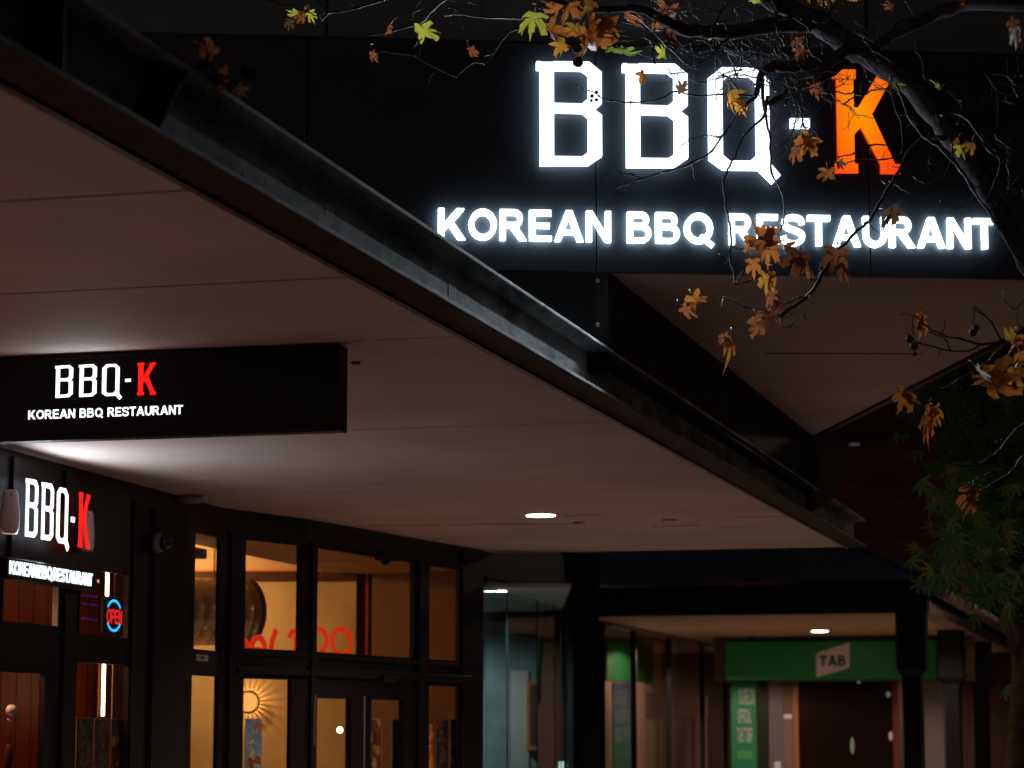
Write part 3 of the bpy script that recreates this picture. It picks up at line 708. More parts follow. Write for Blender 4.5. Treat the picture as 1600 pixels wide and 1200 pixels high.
# security camera
d = FAa.w(FAa.px(252, 848, .12)[0], FAa.px(252, 848, .12)[1], .12)
cc = thing('security_camera', 'grey dome security camera mounted on the dark column', 'camera', d)
q = MB(); q.lathe(d + Vector((-.03, 0, 0)), [(.045, -.05), (.075, -.03), (.08, 0), (.07, .02)], 18, ax=(-1, .2, .1)); link('housing', q, M['grey_plastic'], cc, smooth=True)
q = MB(); q.ball(d + Vector((.03, -.02, 0)), .062, 14); link('dome', q, mat('smoked_dome', (.01, .01, .012), .12, spec=.7), cc, smooth=True)
q = MB(); q.tube([d + Vector((-.03, .03, .03)), d + Vector((-.04, .14, .12))], .018, 8); link('arm', q, M['black'], cc)
d = onz(297, 775, ZS)
q = MB(); q.lathe(d, [(.11, 0), (.11, -.03), (.08, -.055), (.03, -.06)], 18); tag(link('ceiling_sensor', q, M['grey_plastic'], None, smooth=True), 'small flat dome sensor on the soffit near the dark column', 'sensor')

# OPEN sign
OF = FAa.off(.03)
a, z1 = OF.px(160, 931); b, _ = OF.px(192, 931); z0 = OF.px(160, 990)[1]
os_ = thing('open_sign', 'black OPEN sign with red letters and blue arcs beside the shop door', 'illuminated sign', OF.w(a, z0))
q = MB(); q.fb(OF, a, b, z0, z1, -.01, .01); link('box', q, M['black'], os_, bevel=.004)
blue = emit('blue_neon', (.02, .42, 1), 1.7); redn = emit('red_neon', (1, .02, .02), .75)
cx = (OF.px(176, 960)[0]); cz = OF.px(176, 962)[1]; rx = (OF.px(188, 960)[0] - OF.px(165, 960)[0]) / 2; rz = (OF.px(176, 939)[1] - OF.px(176, 986)[1]) / 2
for a0_, a1_ in ((32, 148), (212, 328)):
    A, B = stroke_strip(arc(cx, cz, rx, rz, a0_, a1_, 16), .017, False); q = MB(); q.strip(OF, A, B, .0101, .012); link('arc', q, blue, os_)
zz = OF.px(165, 972)[1]; hz = OF.px(165, 949)[1] - zz
word(OF, 'OPEN', OF.px(165, 960)[0], OF.px(188.5, 960)[0], zz - .008, hz, .0101, .012, redn, os_, step=.0002)

# ------------------------------------------------------------------ interiors
room = thing('restaurant_interior', 'orange timber and amber plaster dining room seen through the shop windows', 'room', (-4, 22, 0))
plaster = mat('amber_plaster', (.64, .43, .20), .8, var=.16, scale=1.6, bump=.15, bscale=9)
dplast = mat('shaded_plaster', (.26, .14, .07), .8, var=.14, scale=1.3)  # weaker room light towards the right put into a darker plaster
darkc = mat('brown_ceiling', (.34, .20, .12), .8)
# timber wall behind plane A
WA = FAa.off(-.7)
q = MB(); q.fb(WA, -6.5, 3.95, .14, 3.0, -.1, 0)
for i in range(37):
    t = -6.4 + i * .28; q.fb(WA, t, t + .012, .15, 2.99, .0005, .003, 1)
link('timber_wall', q, [M['wood'], M['wood_dark']], room)
q = MB(); q.fb(FAa, -4, LA - .3, 3.01, 3.09, -.72, -.04); link('ceiling', q, M['black'], room)
q = MB(); q.fb(FAa, 3.96, 4.0, .14, 3.0, -.7, -.04); link('partition', q, M['wood_dark'], room)
q = MB()
q.fb(FAa, FAa.px(5, 870)[0], 2.9, FAa.px(30, 876)[1] , FAa.px(30, 870)[1], -.5, -.42); link('shelf', q, mat('pale_timber', (.7, .38, .2), .5), room)
# back wall of the dining room
YW = 26.6; FW = Frame((0, YW), 0)
xl = -7.5; xr = FW.px(556, 1000)[0]
zband0, zband1 = FW.px(400, 907)[1], FW.px(400, 893)[1]
q = MB(); q.fb(FW, xl, xr, .14, zband0, -.1, 0); q.fb(FW, xl, xr, zband1, 4.6, -.1, 0); link('back_wall', q, plaster, room)
q = MB(); q.fb(FW, xl, xr, zband0, zband1, -.1, .04); link('cove_shelf', q, M['wood_dark'], room)
q = MB(); q.fb(FW, xl, xr, zband1 + .001, zband1 + .02, .001, .045); link('cove_lip', q, mat('cove_orange', (.8, .25, .05), .5), room)
xr2 = FW.px(581, 1000)[0]
q = MB(); q.fb(FW, xr, xr2, .14, 4.6, -.1, -.06); q.fb(FW, FW.px(571,1000)[0], FW.px(574,1000)[0], .14, 4, -.059, -.03, 1); link('recess', q, [M['wood_dark'], M['wood']], room)
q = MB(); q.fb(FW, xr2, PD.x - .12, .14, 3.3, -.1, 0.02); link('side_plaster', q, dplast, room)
# bulkhead whose edge runs parallel to the street
bz = 3.27
e0 = onz(290, 847.5, bz); e1 = onz(475, 886, bz); dd_ = (e1 - e0).normalized(); e2 = e1 + dd_ * 1.6; em = e0 - dd_ * 5
q = MB(); q.vprism([(em.x, em.y), (e2.x, e2.y), (PD.x - .15, PD.y + .1), (PC.x - .12, PC.y + .1), (PB.x - .14, PB.y), (PA.x - .2, PA.y)], bz, bz + .05); link('bulkhead', q, darkc, room)
q = MB(); q.box(-8, .4, 20, 27, 4.6, 4.65); link('upper_ceiling', q, darkc, room)
# room lights: amber pendant lamps hidden behind the column and the frames
amber = emit('amber_globe', (1, .6, .25), 6)
def pendant(p, e, r=.09, label='amber globe pendant lamp hanging inside the dining room', col=(1, .62, .28)):
    t = thing('pendant_lamp', label, 'lamp', p, 'pendant lamps inside the dining room')
    q = MB(); q.ball(p, r, 14); g_ = link('globe', q, amber, t, smooth=True); g_.visible_shadow = True
    q = MB(); q.tube([Vector(p) + Vector((0, 0, r)), Vector(p) + Vector((0, 0, .8))], .006, 6); link('cord', q, M['black'], t)
    l = bpy.data.lights.new('glow', 'POINT'); l.energy = e; l.color = col; l.shadow_soft_size = .12
    o = bpy.data.objects.new('glow', l); C.objects.link(o); o.parent = t; o.location = (0, 0, -r - .06)
pendant(Vector((-4.3, 25.75, 3.7)), 250, label='high amber globe pendant behind the dark column')
pendant(Vector((-4.1, 24.6, 2.3)), 24, label='low amber globe pendant behind the dark column')
pendant(Vector((-3.78, 16.7, 2.5)), 45, r=.06, label='amber globe pendant behind the signed bay, beyond the left edge', col=(1, .5, .25))
pendant(Vector((-3.45, 22.3, 2.95)), 14, r=.06, label='small amber globe pendant just inside the window by the dark column')  # added lamp on the near side, brightening the duct
# spiral duct
DY = 24.2
c0 = ony(290, 955, DY - .25); c1 = ony(380, 957, DY + .25); ax = (c1 - c0).normalized(); rr = 52 / FPX * DY
duct = thing('spiral_duct', 'big shiny metal spiral duct hanging behind the narrow window', 'duct', c0 + Vector((0, 0, -rr)))
q = MB(); L = (c1 - c0).length + 1.2; prof = [(rr, -1.2)]
z = -1.2
while z < L - 1.25:
    prof += [(rr, z + .125), (rr * 1.014, z + .13), (rr * 1.014, z + .138), (rr, z + .143)]; z += .15
q.lathe(c0, [(rr * .5, -1.2)] + prof + [(rr, L - 1.2)], 40, ax=ax); link('tube', q, M['gals'], duct, smooth=True)
q = MB(); q.lathe(c0 + ax * (L - 1.2), [(rr * 1.05, -.03), (rr * 1.05, .02), (rr * .9, .03)], 40, ax=ax); link('end_collar', q, mat('collar', (.14, .09, .05), .5, metal=.5), duct)
pm = ony(335, 903, DY)
q = MB(); q.tube([pm, Vector((pm.x, pm.y, 4.55))], .008, 6); link('hanger_rod', q, M['chrome'], duct)
q = MB(); q.box(pm.x - .065, pm.x + .065, pm.y - .03, pm.y + .03, pm.z - .04, pm.z); q.box(pm.x - .03, pm.x + .03, pm.y - .03, pm.y + .03, pm.z - .10, pm.z - .04)
link('hanger_bracket', q, M['black'], duct)
# round wall lamp with radial fins
lp = ony(388, 1097, YW - .07)
wl = thing('wall_lamp', 'round amber wall lamp casting rays over the plaster', 'lamp', lp)
q = MB(); q.lathe(lp, [(.04, 0), (.125, .0), (.125, .008), (.04, .008)], 28, ax=(0, 1, 0)); link('ring', q, M['chrome'], wl)
for i in range(22):
    a = 2 * math.pi * i / 22 + .1; c = Vector((math.cos(a), 0, math.sin(a))); s_ = Vector((-c.z, 0, c.x)) * .006; q = MB()
    p0 = lp + c * .10; p1 = lp + c * .128
    q.hexa([p0 - s_, p0 + s_, p1 + s_, p1 - s_, p0 - s_ + Vector((0, .065, 0)), p0 + s_ + Vector((0, .065, 0)), p1 + s_ + Vector((0, .065, 0)), p1 - s_ + Vector((0, .065, 0))]); link('fin', q, M['chrome'], wl)
q = MB(); q.lathe(lp + Vector((0, -.006, 0)), [(.102, 0), (.102, .004)], 28, ax=(0, 1, 0)); link('diffuser', q, emit('lamp_face', (1, .50, .15), .75), wl)
l = bpy.data.lights.new('glow', 'POINT'); l.energy = 9; l.color = (1, .58, .22); l.shadow_soft_size = .012
o = bpy.data.objects.new('glow', l); C.objects.link(o); o.parent = wl; o.location = (0, .035, 0)
# LED tubes in signed bay
for (u, v0, v1, lab, dp) in ((168, 894, 932, 'upper', .35), (162.5, 1037, 1119, 'lower', .35)):
    f = FAa.off(-dp); t, z1 = f.px(u, v0); z0 = f.px(u, v1)[1]; q = MB(); q.tube([f.w(t, z0), f.w(t, z1)], .013, 10)
    tg = tag(link('tube_light', q, M['led_warm'], None), ('short warm tube light above the OPEN sign' if lab == 'upper' else 'long warm tube light above the leaflets in the lower window'), 'tube light')
f = FAa.off(-.55); t, z1 = f.px(154.5, 1036); z0 = f.px(153, 1119)[1]; q = MB(); q.fb(f, t - .012, t + .012, z0, z1, 0, .02); tag(link('timber_batten', q, mat('lit_batten', (.8, .42, .2), .5), None), 'slim pale timber batten left of the lower tube light', 'batten')
# bell lamp shade inside
f = FAa.off(-.7); t, z = f.px(172, 873); q = MB(); q.lathe(f.w(t, z), [(.06, -.02), (.055, .03), (.02, .05)], 16)
tag(link('lamp_shade', q, M['grey_plastic'], None, smooth=True), 'small dull metal lamp shade over the short tube light', 'lamp')
# cable by OPEN sign
f = FAa.off(.045); q = MB(); q.tube([f.w(*f.px(u, v)) for u, v in ((194, 884), (196, 900), (195, 918), (194, 932), (200, 942), (203, 953), (199, 962))], .004, 6)
tag(link('cable', q, M['black'], None), 'thin black cable looping down beside the OPEN sign', 'cable')
# purple-blue glass stripes behind
f = FAa.off(-.10); q = MB()
for v in (930, 943, 966): a, z1 = f.px(128, v); b, _ = f.px(152, v); q.fb(f, a, b, z1 - .006, z1 + .008, 0, .004)
tag(link('violet_tube', q, emit('violet_strip', (.18, .07, .5), .12), None), 'dim violet strip lights left of the OPEN sign', 'light')
# hook with hanging bell in the door
f = FAa.off(-.11); q = MB(); t, z = f.px(18, 1110)
q.lathe(f.w(t, z), [(.035, -.01), (.04, 0), (.02, .03)], 14, ax=(0, -1, 0))
q.tube([f.w(*f.px(u, v)) for u, v in ((19, 1108), (20, 1118), (19, 1126), (15, 1128), (12, 1124))], .006, 6)
hk = link('suction_hook', q, M['white_plastic'], None, smooth=True); tag(hk, 'white hook stuck inside the orange lit door', 'hook')
q = MB(); q.tube([f.w(*f.px(17, 1128)), f.w(*f.px(14, 1162))], .002, 5); q.tube([f.w(*f.px(17, 1128)), f.w(*f.px(16, 1162))], .002, 5)
t, z = f.px(13.5, 1182); q.ball(f.w(t, z), .075, 14, sq=(.42, .2, 1.15)); tag(link('hanging_plaque', q, M['wood_dark'], None, smooth=True), 'dark oval plaque hanging from the hook in the door', 'plaque')

# posters
def poster(F, u0, u1, v0, o, label, base, blobs, seed):
    a, z1 = F.px(u0, v0, o); b, _ = F.px(u1, v0, o); z0 = z1 - .62; rr_ = random.Random(seed)
    th_ = thing('poster', label, 'poster', F.w((a + b) / 2, z0, o), None)
    q = MB(); q.fb(F, a, b, z0, z1, o, o + .003); link('sheet', q, mat('poster_sheet', tuple(min(.8, k * 1.8) for k in base), .5, var=.25, scale=14), th_)
    q = MB(); q.fb(F, a, b, z1 - .008, z1 + .001, o + .0031, o + .005); q.fb(F, a, a + .006, z0, z1 - .008, o + .0031, o + .005); q.fb(F, b - .006, b, z0, z1 - .008, o + .0031, o + .005)
    link('border', q, mat('poster_border', (.5, .42, .36), .5), th_)
    q = MB(); ms = [mat('poster_ink', tuple(min(.85, k * 1.7) for k in c), .5, col2=tuple(k * .4 for k in c), scale=40) for c in blobs]; W = b - a
    for i in range(26):
        cx_ = a + W * (.18 + .64 * rr_.random()); cz_ = z1 - .04 - .55 * rr_.random(); r = W * (.06 + .13 * rr_.random())
        pts = [(min(b - .008, max(a + .008, cx_ + r * (1 + .3 * rr_.random()) * math.cos(k * .785))), cz_ + r * .8 * (1 + .3 * rr_.random()) * math.sin(k * .785)) for k in range(8)]
        q.prism(F, pts, o + .0031, o + .0034 + i * .00008, rr_.randrange(len(ms)))
    link('print', q, ms, th_); return th_, a, b, z1
food = [(.45, .12, .04), (.5, .3, .08), (.12, .04, .02), (.3, .08, .03), (.5, .45, .3)]
poster(FB1, 383, 409, 1123, -.15, 'blue poster with bowls of food behind the window by the wall lamp', (.12, .2, .3), food + [(.35, .45, .55)], 3)
poster(FB2, 574, 596, 1123, -.15, 'brown food poster leftmost behind the far door', (.12, .04, .02), food, 5)
gp, a, b, z1 = poster(FB2, 612, 636, 1124, -.15, 'green poster with a pale bottle behind the far door', (.02, .16, .05), [(.02, .2, .05), (.01, .1, .03)], 6)
q = MB(); c = (a + b) / 2; q.prism(FB2, [(c - .035, z1 - .62), (c + .035, z1 - .62), (c + .04, z1 - .3), (c + .012, z1 - .17), (c + .01, z1 - .05), (c - .01, z1 - .05), (c - .012, z1 - .17), (c - .04, z1 - .3)], -.1465, -.143); link('bottle_print', q, mat('bottle_ink', (.3, .42, .36), .5), gp)
poster(FB2, 681, 700, 1124, -.15, 'dark blue drinks poster behind the rightmost window', (.04, .05, .12), [(.3, .1, .08), (.35, .35, .4), (.5, .25, .05)], 8)
poster(FB2, 703, 720, 1124, -.15, 'dark brown food poster rightmost in the last window', (.07, .025, .015), food, 9)
poster(FAa, 119, 144, 1121, -.06, 'dark poster of plates leftmost below the long tube light', (.05, .04, .04), [(.2, .2, .18), (.1, .14, .12), (.25, .1, .05)], 10)
poster(FAa, 147, 170, 1122, -.06, 'narrow menu leaflet directly below the long tube light', (.06, .03, .04), [(.2, .18, .22), (.1, .12, .2), (.3, .12, .06)], 11)
poster(FAa, 173, 197, 1123, -.06, 'food poster right of the menu leaflet by the black post', (.08, .03, .015), food, 12)
# small flame-coloured ornament next to posters
f = FB2.off(-.2); q = MB(); t, z = f.px(674, 1165)
for i in range(12): q.ball(f.w(t + rnd.uniform(-.02, .02), z - .25 + i * .04), rnd.uniform(.012, .026), 8)
tag(link('bead_string', q, mat('amber_beads', (.7, .16, .02), .25, spec=.6, emis=(1, .2, .02), es=.12), None, smooth=True), 'string of shiny amber beads hanging in the rightmost window', 'ornament')
# red neon reflection in the upper amber glass, imitated by glowing letters behind
redl = emit('red_reflection_letters', (1, .045, .012), .55)
ns = thing('neon_reflection', 'blurred red lettering glowing behind the upper amber windows', 'neon sign', FB2.w(0, SB_, -.3))
def ns_arc(F, cu, cv, ru, rv, a0, a1, t=.045):
    cx_, cz_ = F.px(cu, cv); rx_ = F.px(cu + ru, cv)[0] - cx_; rz_ = F.px(cu, cv - rv)[1] - cz_
    A, B = stroke_strip(arc(cx_, cz_, rx_, rz_, a0, a1, 14), t, False); q = MB(); q.strip(F, A, B, 0, .02); link('letter', q, redl, ns)
f1 = FB1.off(-.3); f2 = FB2.off(-.3)
ns_arc(f2, 532, 1003, 15, 20, 150, 520 - 1, .05); ns_arc(f2, 497, 1000, 12, 17, 100, -80, .045)
ns_arc(f1, 459, 1003, 9, 17, 160, 20, .045)
A, B = stroke_strip([f1.px(461, 992), f1.px(462, 1016)], .05, False); q = MB(); q.strip(f1, A, B, 0, .02); link('letter', q, redl, ns)
A, B = stroke_strip([f1.px(430, 984), f1.px(424, 1000), f1.px(421, 1018)], .05, False); q = MB(); q.strip(f1, A, B, 0, .02); link('letter', q, redl, ns)
ns_arc(f1, 402, 1014, 10, 18, 0, 180, .05)
q = MB(); q.fb(f1, f1.px(395, 1014)[0], f1.px(412, 1014)[0], f1.px(400, 1016)[1], f1.px(400, 1011)[1], .001, .018); link('letter', q, redl, ns)
ns_arc(f1, 380, 1010, 6, 9, -90, 90, .04)
# bare bulb behind the door
bp_ = ony(531, 1140.5, 24.6); bb = thing('light_bulb', 'bare bright bulb seen through the left door pane', 'lamp', bp_)
q = MB(); q.ball(bp_, .028, 12); link('bulb', q, emit('bulb_glow', (1, .93, .75), 14), bb, smooth=True)
q = MB(); q.tube([bp_ + Vector((.04, 0, 0)), bp_ + Vector((.09, 0, .0))], .018, 8); link('socket', q, M['chrome'], bb)

# glass bay interior (dim blue grey)
bay = thing('neighbour_shop_interior', 'dim blue-grey shop interior behind the curved frameless glass', 'room', (-.3, 30, 0))
bw = mat('blue_grey_wall', (.30, .37, .39), .7, var=.2, scale=1.5)
FI = Frame((0, 31.6), 3)
q = MB(); q.fb(FI, -1.2, .62, .14, 3.5, -.1, 0); link('back_wall', q, bw, bay)
zc_ = FI.px(800, 960)[1]
q = MB(); q.fb(FI, -.35, .62, .14, zc_ - .1, .001, .3); link('grey_partition', q, mat('grey_partition', (.17, .19, .20), .7, var=.3, scale=1.2), bay)
q = MB(); q.box(PD.x + .0, .62, 25.95, 31.7, 3.08, 3.12); q.box(-2.4, PD.x - .0, 27.0, 31.7, 3.08, 3.12); link('ceiling', q, mat('bay_ceiling', (.3, .33, .34), .7), bay)
def irect(F, u0, u1, v0, v1, m, nm, par, o=0, th=.02):
    a, z1 = F.px(u0, v0, o); b, _ = F.px(u1, v0, o); z0 = F.px(u0, min(v1, 1215), o)[1]; q = MB(); q.fb(F, a, b, z0, z1, o, o + th); return link(nm, q, m, par)
f = FI
irect(f, 798, 826, 1048, 1215, mat('door_leaf', (.36, .28, .27), .6), 'door_leaf', bay, .32)
irect(f, 823, 858, 1062, 1172, mat('orange_joinery', (.42, .10, .03), .6, var=.3, scale=5), 'cabinet', bay, .34, .1)
irect(f, 828, 842, 1070, 1165, mat('cabinet_inside', (.06, .02, .012), .6), 'cabinet_recess', bay, .445, .004)
irect(f, 846, 857, 1064, 1215, mat('pale_post', (.55, .34, .28), .6), 'post', bay, .45, .02)
# arched board
a, z0 = f.px(841, 1215, .6); b, _ = f.px(880, 1215, .6); zt_ = f.px(860, 958, .6)[1]
pts = [(a, .2), (b, .2)] + [(b - (b - a) * (.5 - .5 * math.cos(math.pi * i / 16)), z0 + (zt_ - z0) * (.45 + .55 * math.sin(math.pi * i / 16))) for i in range(17)]
q = MB(); q.prism(f, pts, .6, .62); 
q2 = MB(); sp_ = [(x + (.035 if x < (a + b) / 2 else -.022), z - .03) for x, z in pts[2:]]; A, B = stroke_strip(pts[2:], .03, False); q2.strip(f, A, B, .621, .64)
ab = link('arched_board', q, mat('arch_red', (.16, .045, .03), .6)); tag(ab, 'tall dark red arched board behind the curved glass', 'board')
link('board_rim', q2, M['black'], ab)
ab2 = ab
dl = downlight(783.5, 922, 3.075, 'small bright downlight reflected in the curved glass bay', r=.055, e=emit('cool_downlight', (.85, 1, 1), 30), power=170)  # lamp added inside the bay in place of a reflection
for ch in dl.children:
    if ch.type == 'LIGHT': ch.data.color = (.75, .95, 1)
p = Vector((-.95, 29.6, 3.075)); d = thing('downlight', 'round cool downlight deep inside the curved glass shop, hidden by the dark post', 'downlight', p)  # unseen lamp added to brighten the bay interior
q = MB(); q.lathe(p, [(.09, .001), (.09, -.012)], 16); link('trim_ring', q, M['white_plastic'], d)
l = bpy.data.lights.new('downlight_beam', 'SPOT'); l.energy = 200; l.color = (.75, .95, 1); l.spot_size = R(168); l.spot_blend = .5; l.shadow_soft_size = .05
o = bpy.data.objects.new('downlight_beam', l); C.objects.link(o); o.parent = d; o.location = (0, 0, -.05)
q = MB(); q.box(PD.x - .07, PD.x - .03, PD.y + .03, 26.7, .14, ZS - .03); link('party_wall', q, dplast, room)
q = MB(); p = ony(877, 1190, 30.6); q.fb(Frame((p.x, p.y), 0), -.03, .03, .3, p.z + .0, 0, .02); tag(link('lit_column', q, emit('white_panel', (.8, 1, .95), 1.2), None), 'narrow white lit panel low at the end of the curved glass', 'light')

# ------------------------------------------------------------------ betting shop with veranda
ZV = 3.4
tabb = thing('veranda_building', 'neighbouring shop with a timber veranda, tiled roof and green sign', 'building', (4, 50, 0))
vroof = mat('blue_metal_roof', (.14, .135, .23), .5, spec=.2)
blackp = mat('black_post_paint', (.004, .0036, .005), .5, spec=.25)
vsof = mat('veranda_soffit', (.42, .28, .18), .7, var=.05, scale=2)
V0 = onz(1436, 957.5, ZV); VF = Frame((V0.x, V0.y), -A15)       # front beam, t negative to left
zbt = VF.px(1436, 911)[1]
tl_ = VF.px(925, 960)[0]
q = MB(); q.fb(VF, tl_ - .3, .12, ZV, zbt, -.18, 0); q.fb(VF, tl_ - .3, .17, zbt - .1, zbt + .002, .001, .07); link('front_beam', q, blackp, tabb, bevel=.01)
q = MB(); q.vprism([tuple(VF.w(tl_ - .5, 0, -.19)[:2]), tuple(VF.w(.0, 0, -.19)[:2]), tuple((VF.w(.0, 0, -.19) + D * 24)[:2]), tuple((VF.w(tl_ - 1.5, 0, -.19) + D * 24)[:2])], ZV + .004, ZV + .03); link('veranda_soffit', q, vsof, tabb)
# roof: corrugated hip
zr = zbt + .02; Pn = VF.w(.2, 0, .1); Pl = VF.w(tl_ - .5, 0, .1)
h1 = 1.55; run = 3.1
q = MB()
def rp(t, k): # front slope point
    b = VF.w(t, 0, .1); return Vector((b.x, b.y, zr)) + (Vector((0, 0, h1)) - VF.n * run) * k
nn_ = 90; tt0 = tl_ - .5; tt1 = .2
for i in range(nn_):
    a = tt0 + (tt1 - tt0) * i / nn_; b = tt0 + (tt1 - tt0) * (i + 1) / nn_; m_ = (a + b) / 2
    kmax = min(1, (tt1 - m_) / run * 1.0 + .02)
    A_ = rp(a, 0); B_ = rp(b, 0); C_ = rp(b, kmax); D_ = rp(a, kmax); up = Vector((0, 0, .018 if i % 2 else 0))
    q.add([A_, rp(m_, 0) + Vector((0, 0, .045)), B_, C_, rp(m_, kmax) + Vector((0, 0, .045)), D_], [(0, 1, 4, 5), (1, 2, 3, 4)])
link('hip_roof', q, vroof, tabb)
q = MB(); hp0 = rp(tt1, 0); hp1 = rp(tt1 - run, 1) ; q.tube([hp0 + Vector((0, 0, .05)), hp1 + Vector((0, 0, .05))], .05, 8); link('hip_cap', q, vroof, tabb)
# long side: eaves going up the street
q = MB(); E0 = VF.w(.14, 0, .0); LS = Frame((E0.x, E0.y), 90 - A15); LS.n = N.copy()
q.add([LS.w(0, zr, .05), LS.w(30, zr, .05), LS.w(30, zr + h1, -run), LS.w(run, zr + h1, -run)], [(0, 1, 2, 3)]); link('side_roof', q, vroof, tabb)
wth = mat('weathered_gutter', (.16, .12, .10), .7, col2=(.30, .22, .18), scale=5, bump=.3, bscale=20)
q = MB(); q.tube([LS.w(.4 + i * .75, zbt - .10 + .012 * math.sin(i * 2.1), .16) for i in range(36)], .11, 10); link('gutter', q, wth, tabb, smooth=True)
q = MB(); q.fb(LS, .1, 27, ZV - .0, ZV + .2, -.3, .02); link('side_beam', q, wth, tabb, bevel=.02)
# posts
pts_y = [0.0, 7.0, 13.8, 21.0]
for i, ty in enumerate(pts_y):
    c = LS.w(ty + .0, 0, -.26); wq = .155
    po = thing('veranda_post', ['thick black veranda post nearest, at the green sign', 'black veranda post second from the corner', 'black veranda post third from the corner', 'farthest black veranda post beside the tree trunk'][i], 'post', c, None)
    q = MB(); f = Frame((c.x, c.y), -A15)
    q.fb(f, -wq, wq, .14, 2.5, -wq, wq)
    link('shaft', q, blackp, po, bevel=.04)
    q = MB(); s2 = .23; zc1 = 2.56
    v = []
    for zz, ww in ((2.42, wq + .002), (2.52, s2), (ZV - .002, s2)): v += [f.w(-ww, zz, ww), f.w(ww, zz, ww), f.w(ww, zz, -ww), f.w(-ww, zz, -ww)]
    q.add(v, [(0, 3, 2, 1), (8, 9, 10, 11)] + [(a * 4 + k, a * 4 + (k + 1) % 4, a * 4 + 4 + (k + 1) % 4, a * 4 + 4 + k) for a in (0, 1) for k in range(4)])
    link('capital', q, blackp, po, bevel=.015)
    if i < 3:
        q = MB(); n2 = 10
        br = [(s2 + .001, ZV - .01)] + [(s2 + 1.3 - 1.3 * math.sin(math.pi / 2 * k / n2), ZV - .02 - .75 * (1 - math.cos(math.pi / 2 * k / n2))) for k in range(n2 + 1)]
        q.prism(Frame((c.x, c.y), 90 - A15), br, -.03, .03); link('bracket', q, wth, po)
# glazed front along the street
G0 = onz(950, 972, ZV); G1 = onz(1130, 1011, ZV); GF = frame2(Vector((G0.x, G0.y, 0)), Vector((G1.x, G1.y, 0))); LG = (Vector((G1.x, G1.y, 0)) - Vector((G0.x, G0.y, 0))).length
cream = mat('cream_wall', (.50, .36, .24), .7); pinkd = mat('salmon_joinery', (.42, .25, .20), .6); dgreen = mat('sign_reflection_green', (.012, .09, .03), .5)
gs = thing('glazed_side_front', 'glazed side front of the betting shop under the veranda', 'shopfront', GF.w(3, 0, 0))
for i, (u0, u1) in enumerate(((944, 989), (991, 1044), (1046, 1096), (1098, 1132))):
    a = GF.px(u0, 1050)[0]; b = GF.px(u1, 1050)[0]; q = MB(); q.fb(GF, a, b, .2, ZV - .06, -.006, .006); link('glass_pane', q, M['glass'], gs)
for u in (941, 990, 1045, 1097, 1133):
    a = GF.px(u, 1050)[0]; wq = .5 / FPX * GF.w(a, 0).y * 3; q = MB(); q.fb(GF, a - wq, a + wq, .14, ZV - .01, -.05, .05); link('mullion', q, blackp, gs)
q = MB(); q.fb(GF, 0, LG, ZV - .055, ZV - .002, -.05, .052); link('head_rail', q, mat('brown_rail', (.16, .09, .07), .5), gs)
inn = thing('betting_shop_interior', 'cream and salmon interior with a green band behind the side glazing', 'room', GF.w(4, 0, -2.2))
IF = GF.off(-.5)
def ir(u0, u1, v0, v1, m, nm, o=0, th=.03):
    a, z1 = IF.px(u0, v0, o); b, _ = IF.px(u1, v0, o); z0 = IF.px((u0 + u1) / 2, v1, o)[1] if v1 < 1200 else .15; z1 = IF.px((u0 + u1) / 2, v0, o)[1]
    q = MB(); q.fb(IF, a, b, z0, z1, o, o + th); return link(nm, q, m, inn)
q = MB(); q.fb(IF, .35, LG + .6, .14, ZV - .02, -.1, -.001); link('back_wall', q, mat('brown_wall', (.16, .10, .08), .7), inn)
ir(946, 1018, 1003, 1066, dgreen, 'sign_reflection', .0, .03)  # reflection of the green sign, built as a panel behind the glass
ir(992, 1003, 1066, 1250, pinkd, 'pale_post', .001, .05)
ir(1003, 1032, 1000, 1250, mat('ochre_wall', (.34, .26, .13), .7), 'ochre_panel', .002, .02)
ir(956, 990, 1068, 1250, mat('navy_door', (.03, .035, .06), .3), 'dark_door', .0, .03)
ir(1009, 1031, 1083, 1119, mat('brown_screen', (.05, .035, .025), .5), 'screen', .03, .06)
ir(1047, 1057, 1000, 1085, cream, 'cream_panel', .001, .03)
ir(1058, 1096, 1024, 1060, mat('mauve_glass', (.20, .15, .15), .4), 'fanlight', .002, .02)
ir(1047, 1100, 1085, 1120, pinkd, 'door_header', .0, .08)
ir(1047, 1052, 1120, 1250, pinkd, 'door_jamb', .0, .06); ir(1070, 1075, 1120, 1250, pinkd, 'door_jamb', .0, .06); ir(1082, 1100, 1120, 1250, pinkd, 'door_jamb', .0, .06)
ir(1053, 1082, 1121, 1250, mat('door_glass', (.12, .09, .08), .25), 'door_leaf', .0, .02)
q = MB(); c = IF.px(954, 1188)
for k in range(3): q.fb(IF, c[0] - .1, c[0] + .12, c[1] - .2 + k * .11, c[1] - .14 + k * .11, .4, .41)
tag(link('lit_screen', q, emit('teal_screen', (.02, .5, .35), .45), None), 'teal lit screen low in the first side window', 'screen')
# added spot outside the side glazing, brightening the interior
l = bpy.data.lights.new('added_shop_spot', 'SPOT'); l.energy = 420; l.color = (1, .74, .54); l.shadow_soft_size = .03; l.spot_size = R(160)
o = bpy.data.objects.new('added_shop_spot', l); C.objects.link(o); o.parent = inn; o.location = GF.w(3.4, 3.3, .9) - GF.w(4, 0, -2.2)

